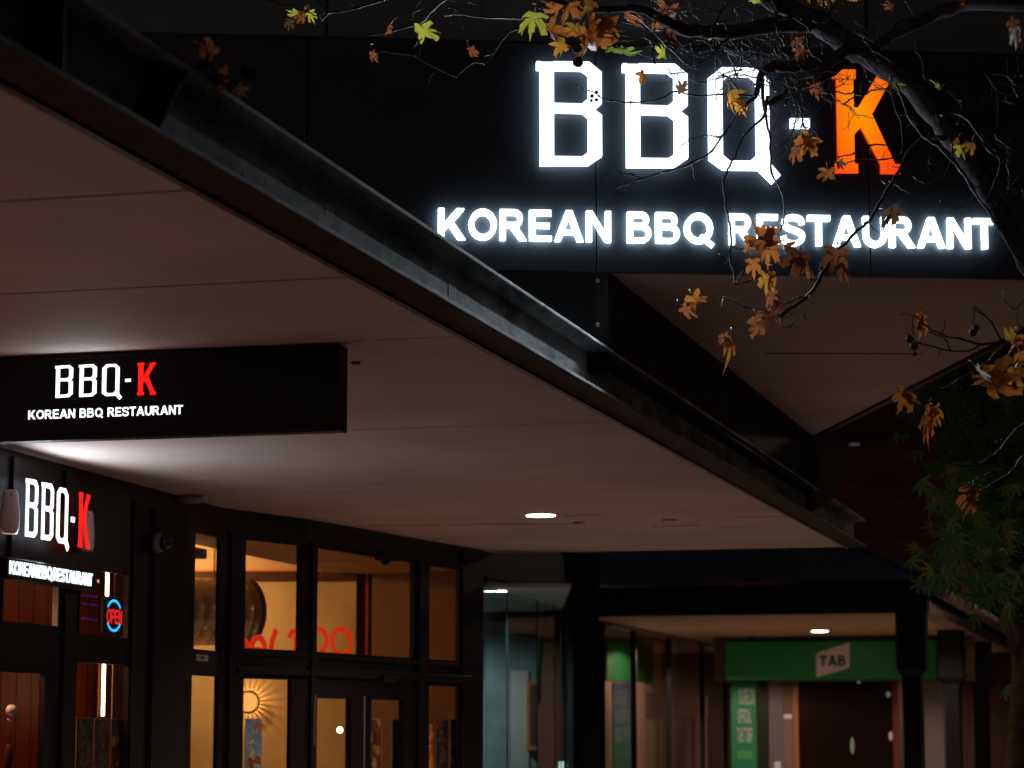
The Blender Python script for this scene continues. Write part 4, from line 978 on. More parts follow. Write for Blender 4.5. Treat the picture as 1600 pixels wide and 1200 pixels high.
# TAB sign face and entrance
TZ = ZV - .10
TP = onz(1134, 1003, TZ); TF = Frame((TP.x, TP.y), -A15 + .8)
tw = TF.px(1462, 1003)[0]; zt1 = TF.px(1134, 1003)[1]; zt0_ = TF.px(1134, 1063)[1]
green = mat('green_sign_face', (.012, .25, .055), .4, spec=.4); greenw = mat('sign_white', (.85, .72, .70), .5)
ts = thing('betting_shop_sign', 'long green TAB sign hanging under the veranda soffit', 'sign', TF.w(tw / 2, zt0_, 0))
q = MB(); q.fb(TF, 0, tw, zt0_, zt1, -.15, 0); link('sign_box', q, green, ts, bevel=.01)
P4 = [TF.px(*p) for p in ((1276, 1068), (1275, 1024), (1279, 1020), (1327, 1007), (1327, 1040), (1324, 1046))]
P4 = [TF.px(*p) for p in ((1276, 1058), (1275.5, 1024), (1279, 1019.5), (1327.5, 1004), (1327, 1041), (1323, 1045))]
q = MB(); q.prism(TF, P4, .002, .012); link('logo_plate', q, greenw, ts)
a, z0 = TF.px(1280.5, 1041); b, _ = TF.px(1322, 1041); z1 = TF.px(1280, 1024)[1]
word(TF, 'tab', a, b, z0, z1 - z0, .0125, .018, mat('sign_green_ink', (.01, .12, .04), .5), ts, step=.0006, gap=.06)
for u in (1172, 1177):
    t, z = TF.px(u, 1002, -.05); q = MB(); q.fb(TF, t - .03, t + .02, zt1, ZV + .003, -.07, -.03); link('hanger', q, M['black'], ts)
# fixed wall behind the sign and banner
TW = TF.off(-.6)
t1_, t2_ = TW.px(1132, 1100)[0], TW.px(1475, 1100)[0]
tb_ = thing('entrance_front', 'dark glazed entrance front below the green sign', 'shopfront', TW.w(2, 0, 0))
q = MB(); q.fb(TW, t1_ - .2, t2_ + .6, zt0_ - .02, ZV + .0, -.15, -.0); link('head_panel', q, mat('entry_head', (.12, .08, .06), .6), tb_)
def tr(u0, u1, v0, v1, m, nm, o=0., th=.03, par=tb_):
    a, z1 = TW.px(u0, v0, o); b, _ = TW.px(u1, v0, o); z0 = TW.px(u0, v1, o)[1] if v1 < 1200 else .15
    q = MB(); q.fb(TW, a, b, z0, z1, o, o + th); return link(nm, q, m, par)
bn = tr(1142, 1181, 1064, 1260, mat('banner_green', (.01, .20, .10), .5), 'banner', .01, .02, None)
tag(bn, 'tall green banner reading OFFICIAL TAB TURF under the sign', 'banner')
bw_ = mat('banner_white', (.45, .48, .42), .5)
def bword(s, u0, u1, v0, v1):
    a, z0 = TW.px(u0, v1, .031); b, _ = TW.px(u1, v1, .031); z1 = TW.px(u0, v0, .031)[1]
    q = word(TW, s, a, b, z0, z1 - z0, .0302, .034, None, None, each=False, step=.0006); link('banner_text', q, bw_, bn)
bword("YOU'RE ON", 1153, 1179, 1076, 1101); bword('OFFICIAL', 1153, 1174, 1108, 1130); bword('TAB TURF', 1152, 1176, 1137, 1160)
a, z1 = TW.px(1147, 1074, .031); 
A, B = stroke_strip(arc(a + .035, z1 - .15, .03, .16, 90, 270, 10), .018, False); q = MB(); q.strip(TW, A, B, .0302, .034); link('banner_mark', q, mat('banner_mark', (.05, .4, .12), .5), bn)
a, z1 = TW.px(1152, 1173, .031); b, z0 = TW.px(1176, 1186, .031); q = MB(); q.fb(TW, a, b, z0, z1, .0302, .033); link('banner_block', q, mat('banner_block', (.06, .30, .08), .5), bn)
tr(1183, 1200, 1064, 1260, M['black'], 'dark_post', 0, .03); tr(1201, 1223, 1064, 1260, mat('grey_door', (.14, .11, .12), .6), 'grey_panel', 0, .02)
tr(1224, 1239, 1064, 1118, mat('brown_head', (.14, .07, .04), .6), 'door_head', 0, .02); tr(1224, 1239, 1118, 1260, mat('brown_leaf', (.20, .12, .10), .6), 'door_leaf', 0, .015)
tr(1239, 1247, 1064, 1260, mat('amber_edge', (.30, .12, .05), .5), 'door_jamb', 0, .04)
tr(1247, 1396, 1064, 1260, mat('dark_glass', (.012, .005, .005), .2, spec=.2), 'dark_glass', -.03, .02)
tr(1394, 1403, 1064, 1260, mat('red_edge', (.14, .025, .022), .5), 'red_jamb', 0, .04)
tr(1437, 1480, 1064, 1260, mat('grey_side', (.20, .15, .14), .7), 'side_panel', 0, .04)
tr(1225, 1238, 1116, 1123, M['white_plastic'], 'closer', .03, .03)
tr(1210, 1220, 1190, 1206, M['white_plastic'], 'notice', .03, .005)
# reflections in dark glass imitated by small glowing blobs
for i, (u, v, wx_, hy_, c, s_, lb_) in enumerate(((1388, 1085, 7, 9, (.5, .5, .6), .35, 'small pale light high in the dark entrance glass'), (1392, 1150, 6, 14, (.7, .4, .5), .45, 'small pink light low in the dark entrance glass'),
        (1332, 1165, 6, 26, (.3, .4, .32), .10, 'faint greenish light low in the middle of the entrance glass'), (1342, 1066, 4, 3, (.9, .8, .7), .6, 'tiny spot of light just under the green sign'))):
    t, z = TW.px(u, v, .0); q = MB(); sx = wx_ / FPX * 50 / 2; sz = hy_ / FPX * 50 / 2; q.ball(TW.w(t, z, .012), 1, 10, sq=(sx, .01, sz)); tag(link('glass_reflection', q, emit('glass_glint', c, s_ * .3), None), lb_, 'light')
downlight(1281, 985.5, ZV, 'round white downlight in the veranda soffit above the TAB sign', r=.15, power=70)

# street behind the posts
far = thing('far_shop_row', 'pale far shopfronts seen between the black veranda posts', 'building', (9, 66, 0))
FF = Frame((0, 66), -4)
def fr(u0, u1, v0, v1, m, nm, o=0, th=.1, par=far):
    a, z1 = FF.px(u0, v0, o); b, _ = FF.px(u1, v0, o); z0 = FF.px(u0, v1, o)[1] if v1 < 1200 else .15
    q = MB(); q.fb(FF, a, b, z0, z1, o, o + th); return link(nm, q, m, par)
fr(1470, 1640, 1040, 1260, mat('far_wall', (.10, .075, .07), .8, var=.2, scale=1), 'wall', -.2, .1)
pp = mat('far_post', (.42, .32, .29), .6)
for u0, u1 in ((1490, 1496), (1501, 1506), (1536, 1546), (1549, 1553), (1573, 1580)): fr(u0, u1, 1036, 1260, pp, 'pale_post', 0, .1)
fr(1540, 1640, 1022, 1036, mat('far_fascia', (.30, .19, .15), .7), 'fascia', 0, .2); fr(1545, 1620, 950, 1020, mat('far_soffit', (.26, .17, .14), .7), 'soffit_board', -.1, .08)
g1 = fr(1534.5, 1540.5, 1136, 1166, emit('lime_sign', (.12, .75, 0), 1.1), 'lime_sign', .2, .05, None); tag(g1, 'lime green lit sign between the third and fourth posts', 'illuminated sign')
g1 = fr(1568.5, 1574, 1090, 1150, emit('white_sign', (.75, 1, .95), 1.0), 'white_sign', .2, .05, None); tag(g1, 'tall white lit sign right of the farthest post', 'illuminated sign')
g1 = fr(1507, 1514, 1163, 1190, emit('blue_sign', (.12, .2, .6), .7), 'blue_sign', .2, .05, None); tag(g1, 'small blue lit sign between the second and third posts', 'illuminated sign')

# tiled roof beyond
def tiles():
    m = bpy.data.materials.new('clay_roof_tiles'); m.use_nodes = True; n = m.node_tree; b = n.nodes['Principled BSDF']; b.inputs['Roughness'].default_value = .8; b.inputs['Specular IOR Level'].default_value = .1
    tc = n.nodes.new('ShaderNodeTexCoord'); z = n.nodes.new('ShaderNodeTexNoise'); z.inputs['Scale'].default_value = .5; n.links.new(tc.outputs['Object'], z.inputs['Vector'])
    r = n.nodes.new('ShaderNodeValToRGB'); r.color_ramp.elements[0].color = (.07, .024, .02, 1); r.color_ramp.elements[1].color = (.20, .07, .055, 1); r.color_ramp.elements[0].position = .35; r.color_ramp.elements[1].position = .68
    n.links.new(z.outputs[0], r.inputs[0]); n.links.new(r.outputs[0], b.inputs['Base Color']); return m
troof = thing('tiled_roof_building', 'dark red tiled hip roof rising behind the veranda', 'building', (9, 58, 0))
q = MB(); R0 = ony(1180, 915, 56); rows = 44
ang = R(32); dx = 14
for i in range(rows):
    y0_ = 56 + i * .34 * math.cos(ang); z0_ = R0.z + i * .34 * math.sin(ang)
    y1_ = y0_ + .36 * math.cos(ang); z1_ = z0_ + .36 * math.sin(ang)
    xs = [2.2 + k * .155 for k in range(100)]
    for k in range(99):
        h_ = .035 * (k % 2); h2 = .035 * ((k + 1) % 2); a, b = xs[k], xs[k + 1]
        q.add([(a, y0_, z0_ + .05 + h_), (b, y0_, z0_ + .05 + h2), (b, y1_, z1_ + h2), (a, y1_, z1_ + h_), (a, y0_, z0_ - .02), (b, y0_, z0_ - .02)], [(0, 1, 2, 3), (4, 5, 1, 0)])
link('tiled_roof', q, tiles(), troof)
q = MB(); q.box(2.2, 17.5, 58.4, 64, .15, R0.z - .03); link('wall', q, mat('brick_brown', (.06, .03, .025), .9), troof)
# ridge gable continuing above
q = MB(); zt2 = R0.z + rows * .34 * math.sin(ang); yt2 = 56 + rows * .34 * math.cos(ang)
q.tube([(2.2, yt2, zt2 + .08), (17.5, yt2, zt2 + .08)], .12, 8); link('ridge', q, mat('ridge_tile', (.06, .02, .018), .8), troof)
p = ony(1335, 694, 30); fl = thing('wall_floodlight', 'small pale floodlight beyond the far corner of the upper storey', 'floodlight', p)
q = MB(); q.ball(p, .075, 12, sq=(1, .6, .32)); link('lamp_head', q, mat('pale_lamp', (.5, .48, .6), .4, emis=(.5, .48, .8), es=.03), fl, smooth=True)
q = MB(); q.tube([p, p + Vector((-.45, .6, -.05))], .02, 6); link('arm', q, M['black'], fl)

# ------------------------------------------------------------------ plane tree
def ty(u, v): return 12.15 + .45 * math.sin(u * .006 + v * .004)
def tp(u, v, dy=0): return ony(u, v, ty(u, v) + dy)
def pr_(px): return px / FPX * 12.2
bark = mat('plane_bark', (.016, .013, .016), 1.0, spec=.03, col2=(.045, .036, .044), scale=7, bump=.5, bscale=35)
twigm = mat('twig_bark', (.018, .014, .013), .6, spec=.15, var=.3, scale=20)
tree = thing('plane_tree', 'autumn plane tree with bare twigs and orange leaves crossing the big sign', 'tree', (4.6, 12.2, .14))
def smooth3(P, n=4):
    o = []
    for i in range(len(P) - 1):
        p0, p1, p2, p3 = P[max(i - 1, 0)], P[i], P[i + 1], P[min(i + 2, len(P) - 1)]
        for k in range(n):
            t = k / n; o.append(tuple(.5 * (2 * p1[j] + (p2[j] - p0[j]) * t + (2 * p0[j] - 5 * p1[j] + 4 * p2[j] - p3[j]) * t * t + (3 * p1[j] - p0[j] - 3 * p2[j] + p3[j]) * t ** 3) for j in range(3)))
    o.append(P[-1]); return o
def limb(mb, P, seg=14, dy=0, wob=1.5):
    Q = smooth3(P, 5); mb.tube([tp(u + wob * math.sin(i * 1.7 + u), v + wob * math.sin(i * 2.3 + v), dy) for i, (u, v, r) in enumerate(Q)], [pr_(r) * (1 + .06 * math.sin(i * 1.3)) for i, (u, v, r) in enumerate(Q)], seg)
lm = MB()
limb(lm, [(1095, -60, 13), (1180, -12, 15), (1262, 28, 19), (1330, 72, 20), (1385, 105, 19), (1440, 155, 17), (1485, 215, 15), (1530, 275, 14.5), (1565, 340, 15), (1620, 430, 16), (1700, 560, 20)], wob=2.5)
limb(lm, [(820, -22, 4), (915, 14, 5), (985, 12, 6), (1025, 25, 8), (1065, 45, 10), (1130, 50, 12), (1200, 42, 13), (1262, 36, 15)], 12, -.03)
limb(lm, [(1362, 84, 11), (1378, 66, 8), (1412, 46, 9), (1468, 20, 11), (1530, 5, 11), (1640, 12, 13)], 12, .02)
limb(lm, [(1330, 70, 9), (1295, 96, 9), (1240, 105, 9), (1205, 105, 8), (1188, 122, 6), (1180, 150, 4)], 10, -.05)
limb(lm, [(1340, 85, 7), (1290, 120, 7), (1238, 140, 6), (1200, 165, 5)], 10, .06)
link('limbs', lm, bark, tree, smooth=True)
# trunk, outside the frame on the right
tm = MB(); jn = tp(1700, 560)
tm.tube([(4.6, 12.2, .0), (4.58, 12.2, .8), (4.5, 12.22, 1.8), (4.2, 12.3, 2.6), (3.7, 12.3, 3.1), jn, jn + (tp(1620, 430) - jn) * .6], [.26, .2, .18, .16, .13, .09, .075], 14)
tm.tube([(4.5, 12.22, 1.8), (4.8, 12.0, 3.4), (4.2, 12.0, 5.2), (3.3, 12.0, 5.55), tp(1640, 12)], [.15, .13, .1, .07, pr_(12)], 12)
link('trunk', tm, bark, tree, smooth=True)
TW_ = [
 ([(1180,150,3.5),(1160,168,2),(1128,215,1.8),(1113,235,1.8),(1080,255,1.6),(1045,266,1.4),(1000,279,1.3),(985,290,1.2),(970,302,1),(956,305,.8)],0),
 ([(1000,279,1.2),(988,272,1.1),(970,270,1),(958,262,.9),(948,256,.8)],0), ([(1128,215,1.2),(1105,212,1),(1082,218,.9),(1066,226,.8),(1062,234,.7)],.05),
 ([(1200,150,4),(1192,183,2.6),(1165,210,2),(1148,245,2),(1135,270,1.8),(1131,290,2.2),(1136,330,1.8),(1141,350,1.7),(1143,385,1.8),(1140,402,1.6),(1147,430,1.8),(1150,444,1.6),(1168,440,1.3),(1185,432,1.1)],-.08),
 ([(1142,387,1.2),(1131,403,1),(1122,396,.8)],-.08), ([(1141,385,1.2),(1160,390,1),(1176,384,.8)],-.08),
 ([(1190,120,4),(1196,180,2.6),(1203,220,2),(1206,270,1.8),(1222,300,1.6),(1226,330,1.5),(1222,355,1.3),(1208,385,1.1)],-.02),
 ([(934,150,.9),(960,158,1.1),(985,160,1.3),(1030,155,1.4),(1055,142,1.4),(1085,150,1.4),(1130,148,1.5),(1180,150,2)],.1),
 ([(900,134,.7),(920,142,.8),(938,150,.9)],.1),
 ([(1228,120,1.8),(1240,158,1.4),(1245,175,1.3),(1240,200,1.2),(1228,222,1.2),(1208,235,.9)],0),
 ([(1478,215,5),(1440,218,4),(1418,240,3.4),(1408,262,3),(1390,290,2.8),(1375,315,2.8),(1358,345,2.8),(1340,360,2.6),(1322,380,2.4),(1305,395,2.8),(1290,420,3.2),(1283,432,3.4),(1265,460,3),(1235,482,2.6),(1215,495,2)],-.15),
 ([(1395,228,1.6),(1360,226,1.4),(1335,240,1.3),(1310,246,1)],-.1), ([(1408,240,1.4),(1380,250,1.3),(1350,246,1.2),(1322,256,1)],-.05),
 ([(1262,462,2),(1250,464,1.8),(1232,472,1.5),(1222,476,1.2)],-.15), ([(1215,492,1.6),(1190,482,1.4),(1165,480,1.2),(1148,470,1.1),(1132,465,.8),(1124,464,.7)],-.15),
 ([(1235,482,1.5),(1220,500,1.4),(1225,512,1),(1238,508,1),(1240,498,.8)],-.15),
 ([(1283,432,2),(1268,437,1.8),(1250,428,1.3),(1238,424,1)],-.15), ([(1283,432,1.8),(1282,420,1.4),(1284,414,1.2)],-.15),
 ([(1400,130,2),(1425,190,1.5),(1445,215,1.4),(1470,232,1.3),(1500,265,1.5),(1517,292,1.6),(1540,325,1.7),(1558,352,1.6),(1578,385,1.7),(1605,428,1.8)],-.25),
 ([(1393,118,1.2),(1392,140,1.1),(1398,165,1.1),(1410,205,1),(1408,240,.9)],-.2),
 ([(1538,113,.8),(1548,128,1),(1555,138,1.1),(1575,148,1.1),(1600,140,1.1),(1640,130,1.4)],-.1), ([(1557,140,1),(1559,165,1),(1557,200,.8)],-.1),
 ([(1470,180,2.5),(1500,178,2.2),(1525,203,2.2),(1545,235,2),(1560,245,1.9),(1563,265,1.8),(1552,290,1.6),(1541,316,1.6)],-.2),
 ([(1390,282,1.3),(1404,292,1.4),(1425,302,1.5),(1450,300,1.5),(1470,285,1.5),(1486,250,1.6),(1488,225,2)],-.1),
 ([(1680,500,3.6),(1600,530,3),(1580,532,2.6),(1535,537,2.2),(1500,530,1.6),(1470,522,1.4),(1445,508,1.2),(1432,495,1.1),(1425,500,1),(1426,522,.8)],-.3),
 ([(1535,537,1.8),(1512,548,1.4),(1470,545,1.3),(1435,536,1.1),(1415,520,.9)],-.3), ([(1565,532,1.5),(1552,508,1.3),(1536,490,1.1),(1523,480,1.1),(1520,490,.8),(1521,512,.7)],-.3),
 ([(1485,548,1),(1478,530,1),(1462,522,.9),(1450,514,.8)],-.3),
 ([(1605,533,1.7),(1575,536,1.5),(1556,552,1.4),(1530,575,1.4),(1500,592,1.3),(1470,608,1.2),(1445,600,1)],-.35),
 ([(1690,620,3),(1610,655,2.2),(1575,685,1.8),(1560,705,1.6),(1530,725,1.4),(1500,728,1.2),(1480,722,1),(1466,723,.9)],-.35),
 ([(1690,680,3.4),(1605,708,2.4),(1582,735,2),(1552,755,1.6),(1535,765,1.4),(1527,769,1)],-.35), ([(1580,733,1.4),(1550,738,1.3),(1525,750,1.2),(1518,762,.9)],-.35), ([(1552,755,1.2),(1530,753,1),(1515,748,.9)],-.35),
 ([(1600,470,1),(1585,482,.9),(1570,470,.9),(1568,455,.8)],-.3), ([(1600,515,1.2),(1590,505,.9),(1588,490,.8)],-.3),
 ([(660,-25,2.4),(600,0,2),(560,12,1.8),(535,18,1.7),(515,20,1.5),(502,33,1.2)],.0), ([(500,28,1.3),(478,18,1.2),(455,10,1.1),(425,2,1),(390,-4,.9)],0), ([(515,20,1),(500,5,.9),(490,-8,.8)],0),
 ([(720,-20,2.2),(700,-5,2),(676,15,1.8),(665,30,1.6),(640,42,1.5),(605,50,1.3),(575,55,1)],.05),
 ([(860,36,1.8),(820,30,1.5),(795,28,1.4),(755,28,1.3),(715,22,1.2),(695,25,1)],.05), ([(755,28,1.1),(752,12,1),(754,-6,.9)],.05), ([(718,22,1),(715,14,.9),(700,12,.8)],.05),
 ([(835,38,1.6),(800,48,1.4),(785,62,1.3),(770,85,1.2),(756,98,1.2),(740,98,1.1),(722,110,1.1),(713,121,1)],-.05), ([(713,121,1),(700,115,1.1),(685,108,1.1),(655,92,1.1),(648,85,1),(648,70,.9),(660,60,.8)],-.05),
 ([(648,88,1),(620,83,.9),(595,80,.9),(587,72,.8),(575,50,.7)],-.05), ([(770,85,1),(758,88,.9),(757,102,.8)],-.05), ([(785,62,1),(772,80,.9),(780,72,.8)],.0),
 ([(985,20,2),(1010,40,1.3),(1040,70,1.2),(1075,100,1.1),(1100,96,1)],0), ([(1100,60,2),(1085,85,1.5),(1075,110,1.2),(1050,115,1),(1045,108,.8)],0),
 ([(1195,125,1.5),(1165,118,1.1),(1130,120,1),(1095,130,.9),(1078,122,.8)],.05),
 ([(1170,100,1.2),(1155,80,1.1),(1140,62,1),(1130,60,.9)],0),
 ([(1260,30,3),(1225,12,2.2),(1200,-10,2)],0), ([(1290,50,2.6),(1296,20,2),(1310,5,1.7),(1316,-12,1.6)],0), ([(1410,45,1.5),(1428,28,1.2),(1420,10,1),(1408,-8,.9)],0),
 ([(1372,68,1.3),(1374,45,1),(1380,25,.8)],0), ([(1395,58,1.8),(1400,38,1.5),(1425,30,1.4),(1440,30,1.3)],-.02), ([(1240,158,1),(1260,180,.9),(1275,150,.9),(1290,130,.9)],0),
 ([(1340,85,1.4),(1365,105,1.1),(1372,115,1),(1390,130,.9)],-.1), ([(1310,128,.9),(1325,122,.9),(1330,117,.6)],0),
]
tw_mb = MB(); tips = []
def twig(P, dy, depth=0):
    Q = smooth3(P, 4); pts3 = []; rs = []
    for i, (u, v, r) in enumerate(Q):
        j = 1.0 if 0 < i < len(Q) - 1 else 0
        pts3.append(tp(u + j * rnd.uniform(-1.3, 1.3), v + j * rnd.uniform(-1.3, 1.3), dy)); rs.append(pr_(r * (1.35 if (i % 4 == 0 and r < 2) else 1.0) * .95))
    tw_mb.tube(pts3, rs, 6)
def randtwig(u, v, a, L, r, dy, depth):
    P = [(u, v, r)]; n = max(3, int(L / 9)); 
    for i in range(n):
        a += rnd.uniform(-.55, .55); u += L / n * math.cos(a); v += L / n * math.sin(a); P.append((u, v, max(.5, r * (1 - .6 * (i + 1) / n))))
        if depth > 0 and rnd.random() < .4: randtwig(u, v, a + rnd.choice((-1, 1)) * rnd.uniform(.5, 1.1), L * rnd.uniform(.3, .6), r * .65, dy + rnd.uniform(-.05, .05), depth - 1)
    twig(P, dy)
for P, dy in TW_:
    twig(P, dy)
    for k in range(1, len(P) - 1):
        if rnd.random() < .42:
            u, v, r = P[k]; a = math.atan2(P[k + 1][1] - v, P[k + 1][0] - u) + rnd.choice((-1, 1)) * rnd.uniform(.6, 1.2)
            randtwig(u, v, a, rnd.uniform(8, 30), min(r * .6, 1.0), dy + rnd.uniform(-.03, .03), 0)
# dense tangle round the top centre
for i in range(95):
    u = rnd.gauss(1195, 75); v = rnd.uniform(-5, 165); u = min(u, 1335)
    if u < 1100 and v > 105: continue
    randtwig(u, v, rnd.uniform(0, 6.28), rnd.uniform(25, 85), rnd.uniform(.8, 1.9), rnd.uniform(-.35, .35), 1)
for i in range(26): randtwig(rnd.uniform(820, 1120), rnd.uniform(-8, 60), rnd.uniform(0, 6.28), rnd.uniform(20, 60), rnd.uniform(.7, 1.2), rnd.uniform(-.2, .3), 1)
for i in range(26): randtwig(rnd.uniform(1440, 1610), rnd.uniform(110, 330), rnd.uniform(0, 6.28), rnd.uniform(20, 70), rnd.uniform(.8, 1.6), rnd.uniform(-.3, .3), 1)
for i in range(12): randtwig(rnd.uniform(1200, 1260), rnd.uniform(150, 240), rnd.uniform(0, 6.28), rnd.uniform(15, 40), .8, rnd.uniform(-.2, .3), 1)
for i in range(8): randtwig(rnd.uniform(420, 830), rnd.uniform(-6, 40), rnd.uniform(0, 6.28), rnd.uniform(15, 45), .8, rnd.uniform(-.1, .2), 0)
for i in range(7): randtwig(rnd.uniform(1195, 1260), rnd.uniform(470, 505), rnd.uniform(0, 6.28), rnd.uniform(10, 25), .9, -.15, 0)
link('branchwork', tw_mb, twigm, tree, smooth=True)
# seed balls
seedm = mat('seed_brown', (.04, .028, .022), .8)
def seedball(u, v, r, dy):
    sb = MB(); c = tp(u, v, dy); R_ = pr_(r); sb.ball(c, R_, 12)
    for i in range(26):
        a = rnd.uniform(0, 6.28); z = rnd.uniform(-1, 1); s_ = math.sqrt(1 - z * z); d = Vector((s_ * math.cos(a), s_ * math.sin(a), z)); sb.tube([c + d * R_ * .9, c + d * R_ * 1.22], [R_ * .07, R_ * .02], 4)
    link('seed_ball', sb, seedm, tree, smooth=True)
for (u, v, r, dy) in ((902, 76, 8, -.1), (903, 97, 8.5, -.1), (925, 150, 3.2, .1), (932, 144, 3, .1), (924, 157, 2.6, .1), (932, 156, 3, .1), (1421, 530, 6, -.3), (1428, 541, 6, -.3), (1429, 553, 4, -.3), (1520, 520, 6, -.3), (1525, 512, 5.5, -.3), (1163, 76, 6, 0), (1162, 66, 4, 0)):
    seedball(u, v, r, dy)
sb = MB(); sb.tube([tp(900, 60, -.1), tp(903, 97, -.1)], .002, 5); sb.tube([tp(1522, 485, -.3), tp(1520, 520, -.3)], .002, 5); sb.tube([tp(1426, 505, -.3), tp(1429, 553, -.3)], .002, 5)
link('seed_stalks', sb, seedm, tree, smooth=True)
# leaves
def leafmat(name, c1, c2, sp=.35):
    m = mat(name, c1, .5, spec=sp, col2=c2, scale=22, bump=.4, bscale=60, detail=4)
    n = m.node_tree; b = n.nodes['Principled BSDF']; out = [x for x in n.nodes if x.type == 'OUTPUT_MATERIAL'][0]
    tl = n.nodes.new('ShaderNodeBsdfTranslucent'); tl.inputs[0].default_value = (*[min(1, x * 1.1) for x in c1], 1); mx = n.nodes.new('ShaderNodeMixShader'); mx.inputs[0].default_value = .35
    n.links.new(b.outputs[0], mx.inputs[1]); n.links.new(tl.outputs[0], mx.inputs[2]); n.links.new(mx.outputs[0], out.inputs[0]); return m
LM = {'Y': leafmat('leaf_yellow_green', (.42, .40, .05), (.30, .34, .03)), 'G': leafmat('leaf_green', (.20, .24, .05), (.30, .30, .04)), 'A': leafmat('leaf_amber', (.46, .21, .03), (.32, .10, .016)),
      'O': leafmat('leaf_orange', (.32, .10, .018), (.18, .045, .012)), 'R': leafmat('leaf_rust', (.20, .06, .022), (.11, .035, .018)), 'B': leafmat('leaf_brown', (.12, .06, .022), (.07, .035, .025)), 'W': leafmat('leaf_silver', (.5, .47, .42), (.25, .12, .07))}
LK = list(LM)
half = [(0, 1.0), (.05, .80), (.13, .70), (.10, .56), (.16, .44), (.30, .60), (.36, .72), (.44, .62), (.56, .58), (.48, .44), (.50, .34), (.33, .20), (.30, .12), (.46, .08), (.50, -.04), (.36, -.06), (.22, -.10), (.10, -.04), (0, .0)]
outline = half + [(-x, y) for x, y in half[::-1][1:-1]]
def leaf(mb, base, size, ang, tilt, curl, fold, mi, seed, narrow=1.0, yaw=0.):
    """size = length in m; ang = image rotation (0 = tip up), tilt = lean back, curl/fold = bending"""
    r_ = random.Random(seed); m = len(outline); vs = []; c = (0, .30)
    rings_ = []
    jit = [1 + r_.uniform(-.08, .08) for _ in outline]
    for f in (0.0, .35, .7, 1.0):
        for (x, y), jj in zip(outline, jit):
            if f == 0 : continue
            vs.append((c[0] + (x * jj - c[0]) * f, c[1] + (y * jj - c[1]) * f))
    vs = [c] + vs; out = []
    ca, sa = math.cos(ang), math.sin(ang); ct, st = math.cos(tilt), math.sin(tilt); cy_, sy_ = math.cos(yaw), math.sin(yaw)
    ph = r_.uniform(0, 6)
    for x, y in vs:
        x *= narrow
        rr2 = math.hypot(x, y - .3)
        z = fold * abs(x) ** 1.2 + curl * (rr2 ** 2) * (1.2 + .5 * math.sin(5 * math.atan2(y - .3, x) + ph)) + .03 * math.sin(13 * x + ph) * math.cos(11 * y)
        y2 = y * ct - z * st; z2 = y * st + z * ct
        x3 = x * cy_ + z2 * sy_; z3 = -x * sy_ + z2 * cy_
        X = x3 * ca - y2 * sa; Z = x3 * sa + y2 * ca
        out.append(base + Vector((X, z3 * -1.0, Z)) * size)
    fs = [(0, 1 + i, 1 + (i + 1) % m) for i in range(m)]
    for k in range(2):
        a = 1 + k * m; b = a + m
        fs += [(a + i, b + i, b + (i + 1) % m, a + (i + 1) % m) for i in range(m)]
    mb.add(out, fs, mi)
    return out
lv = MB()
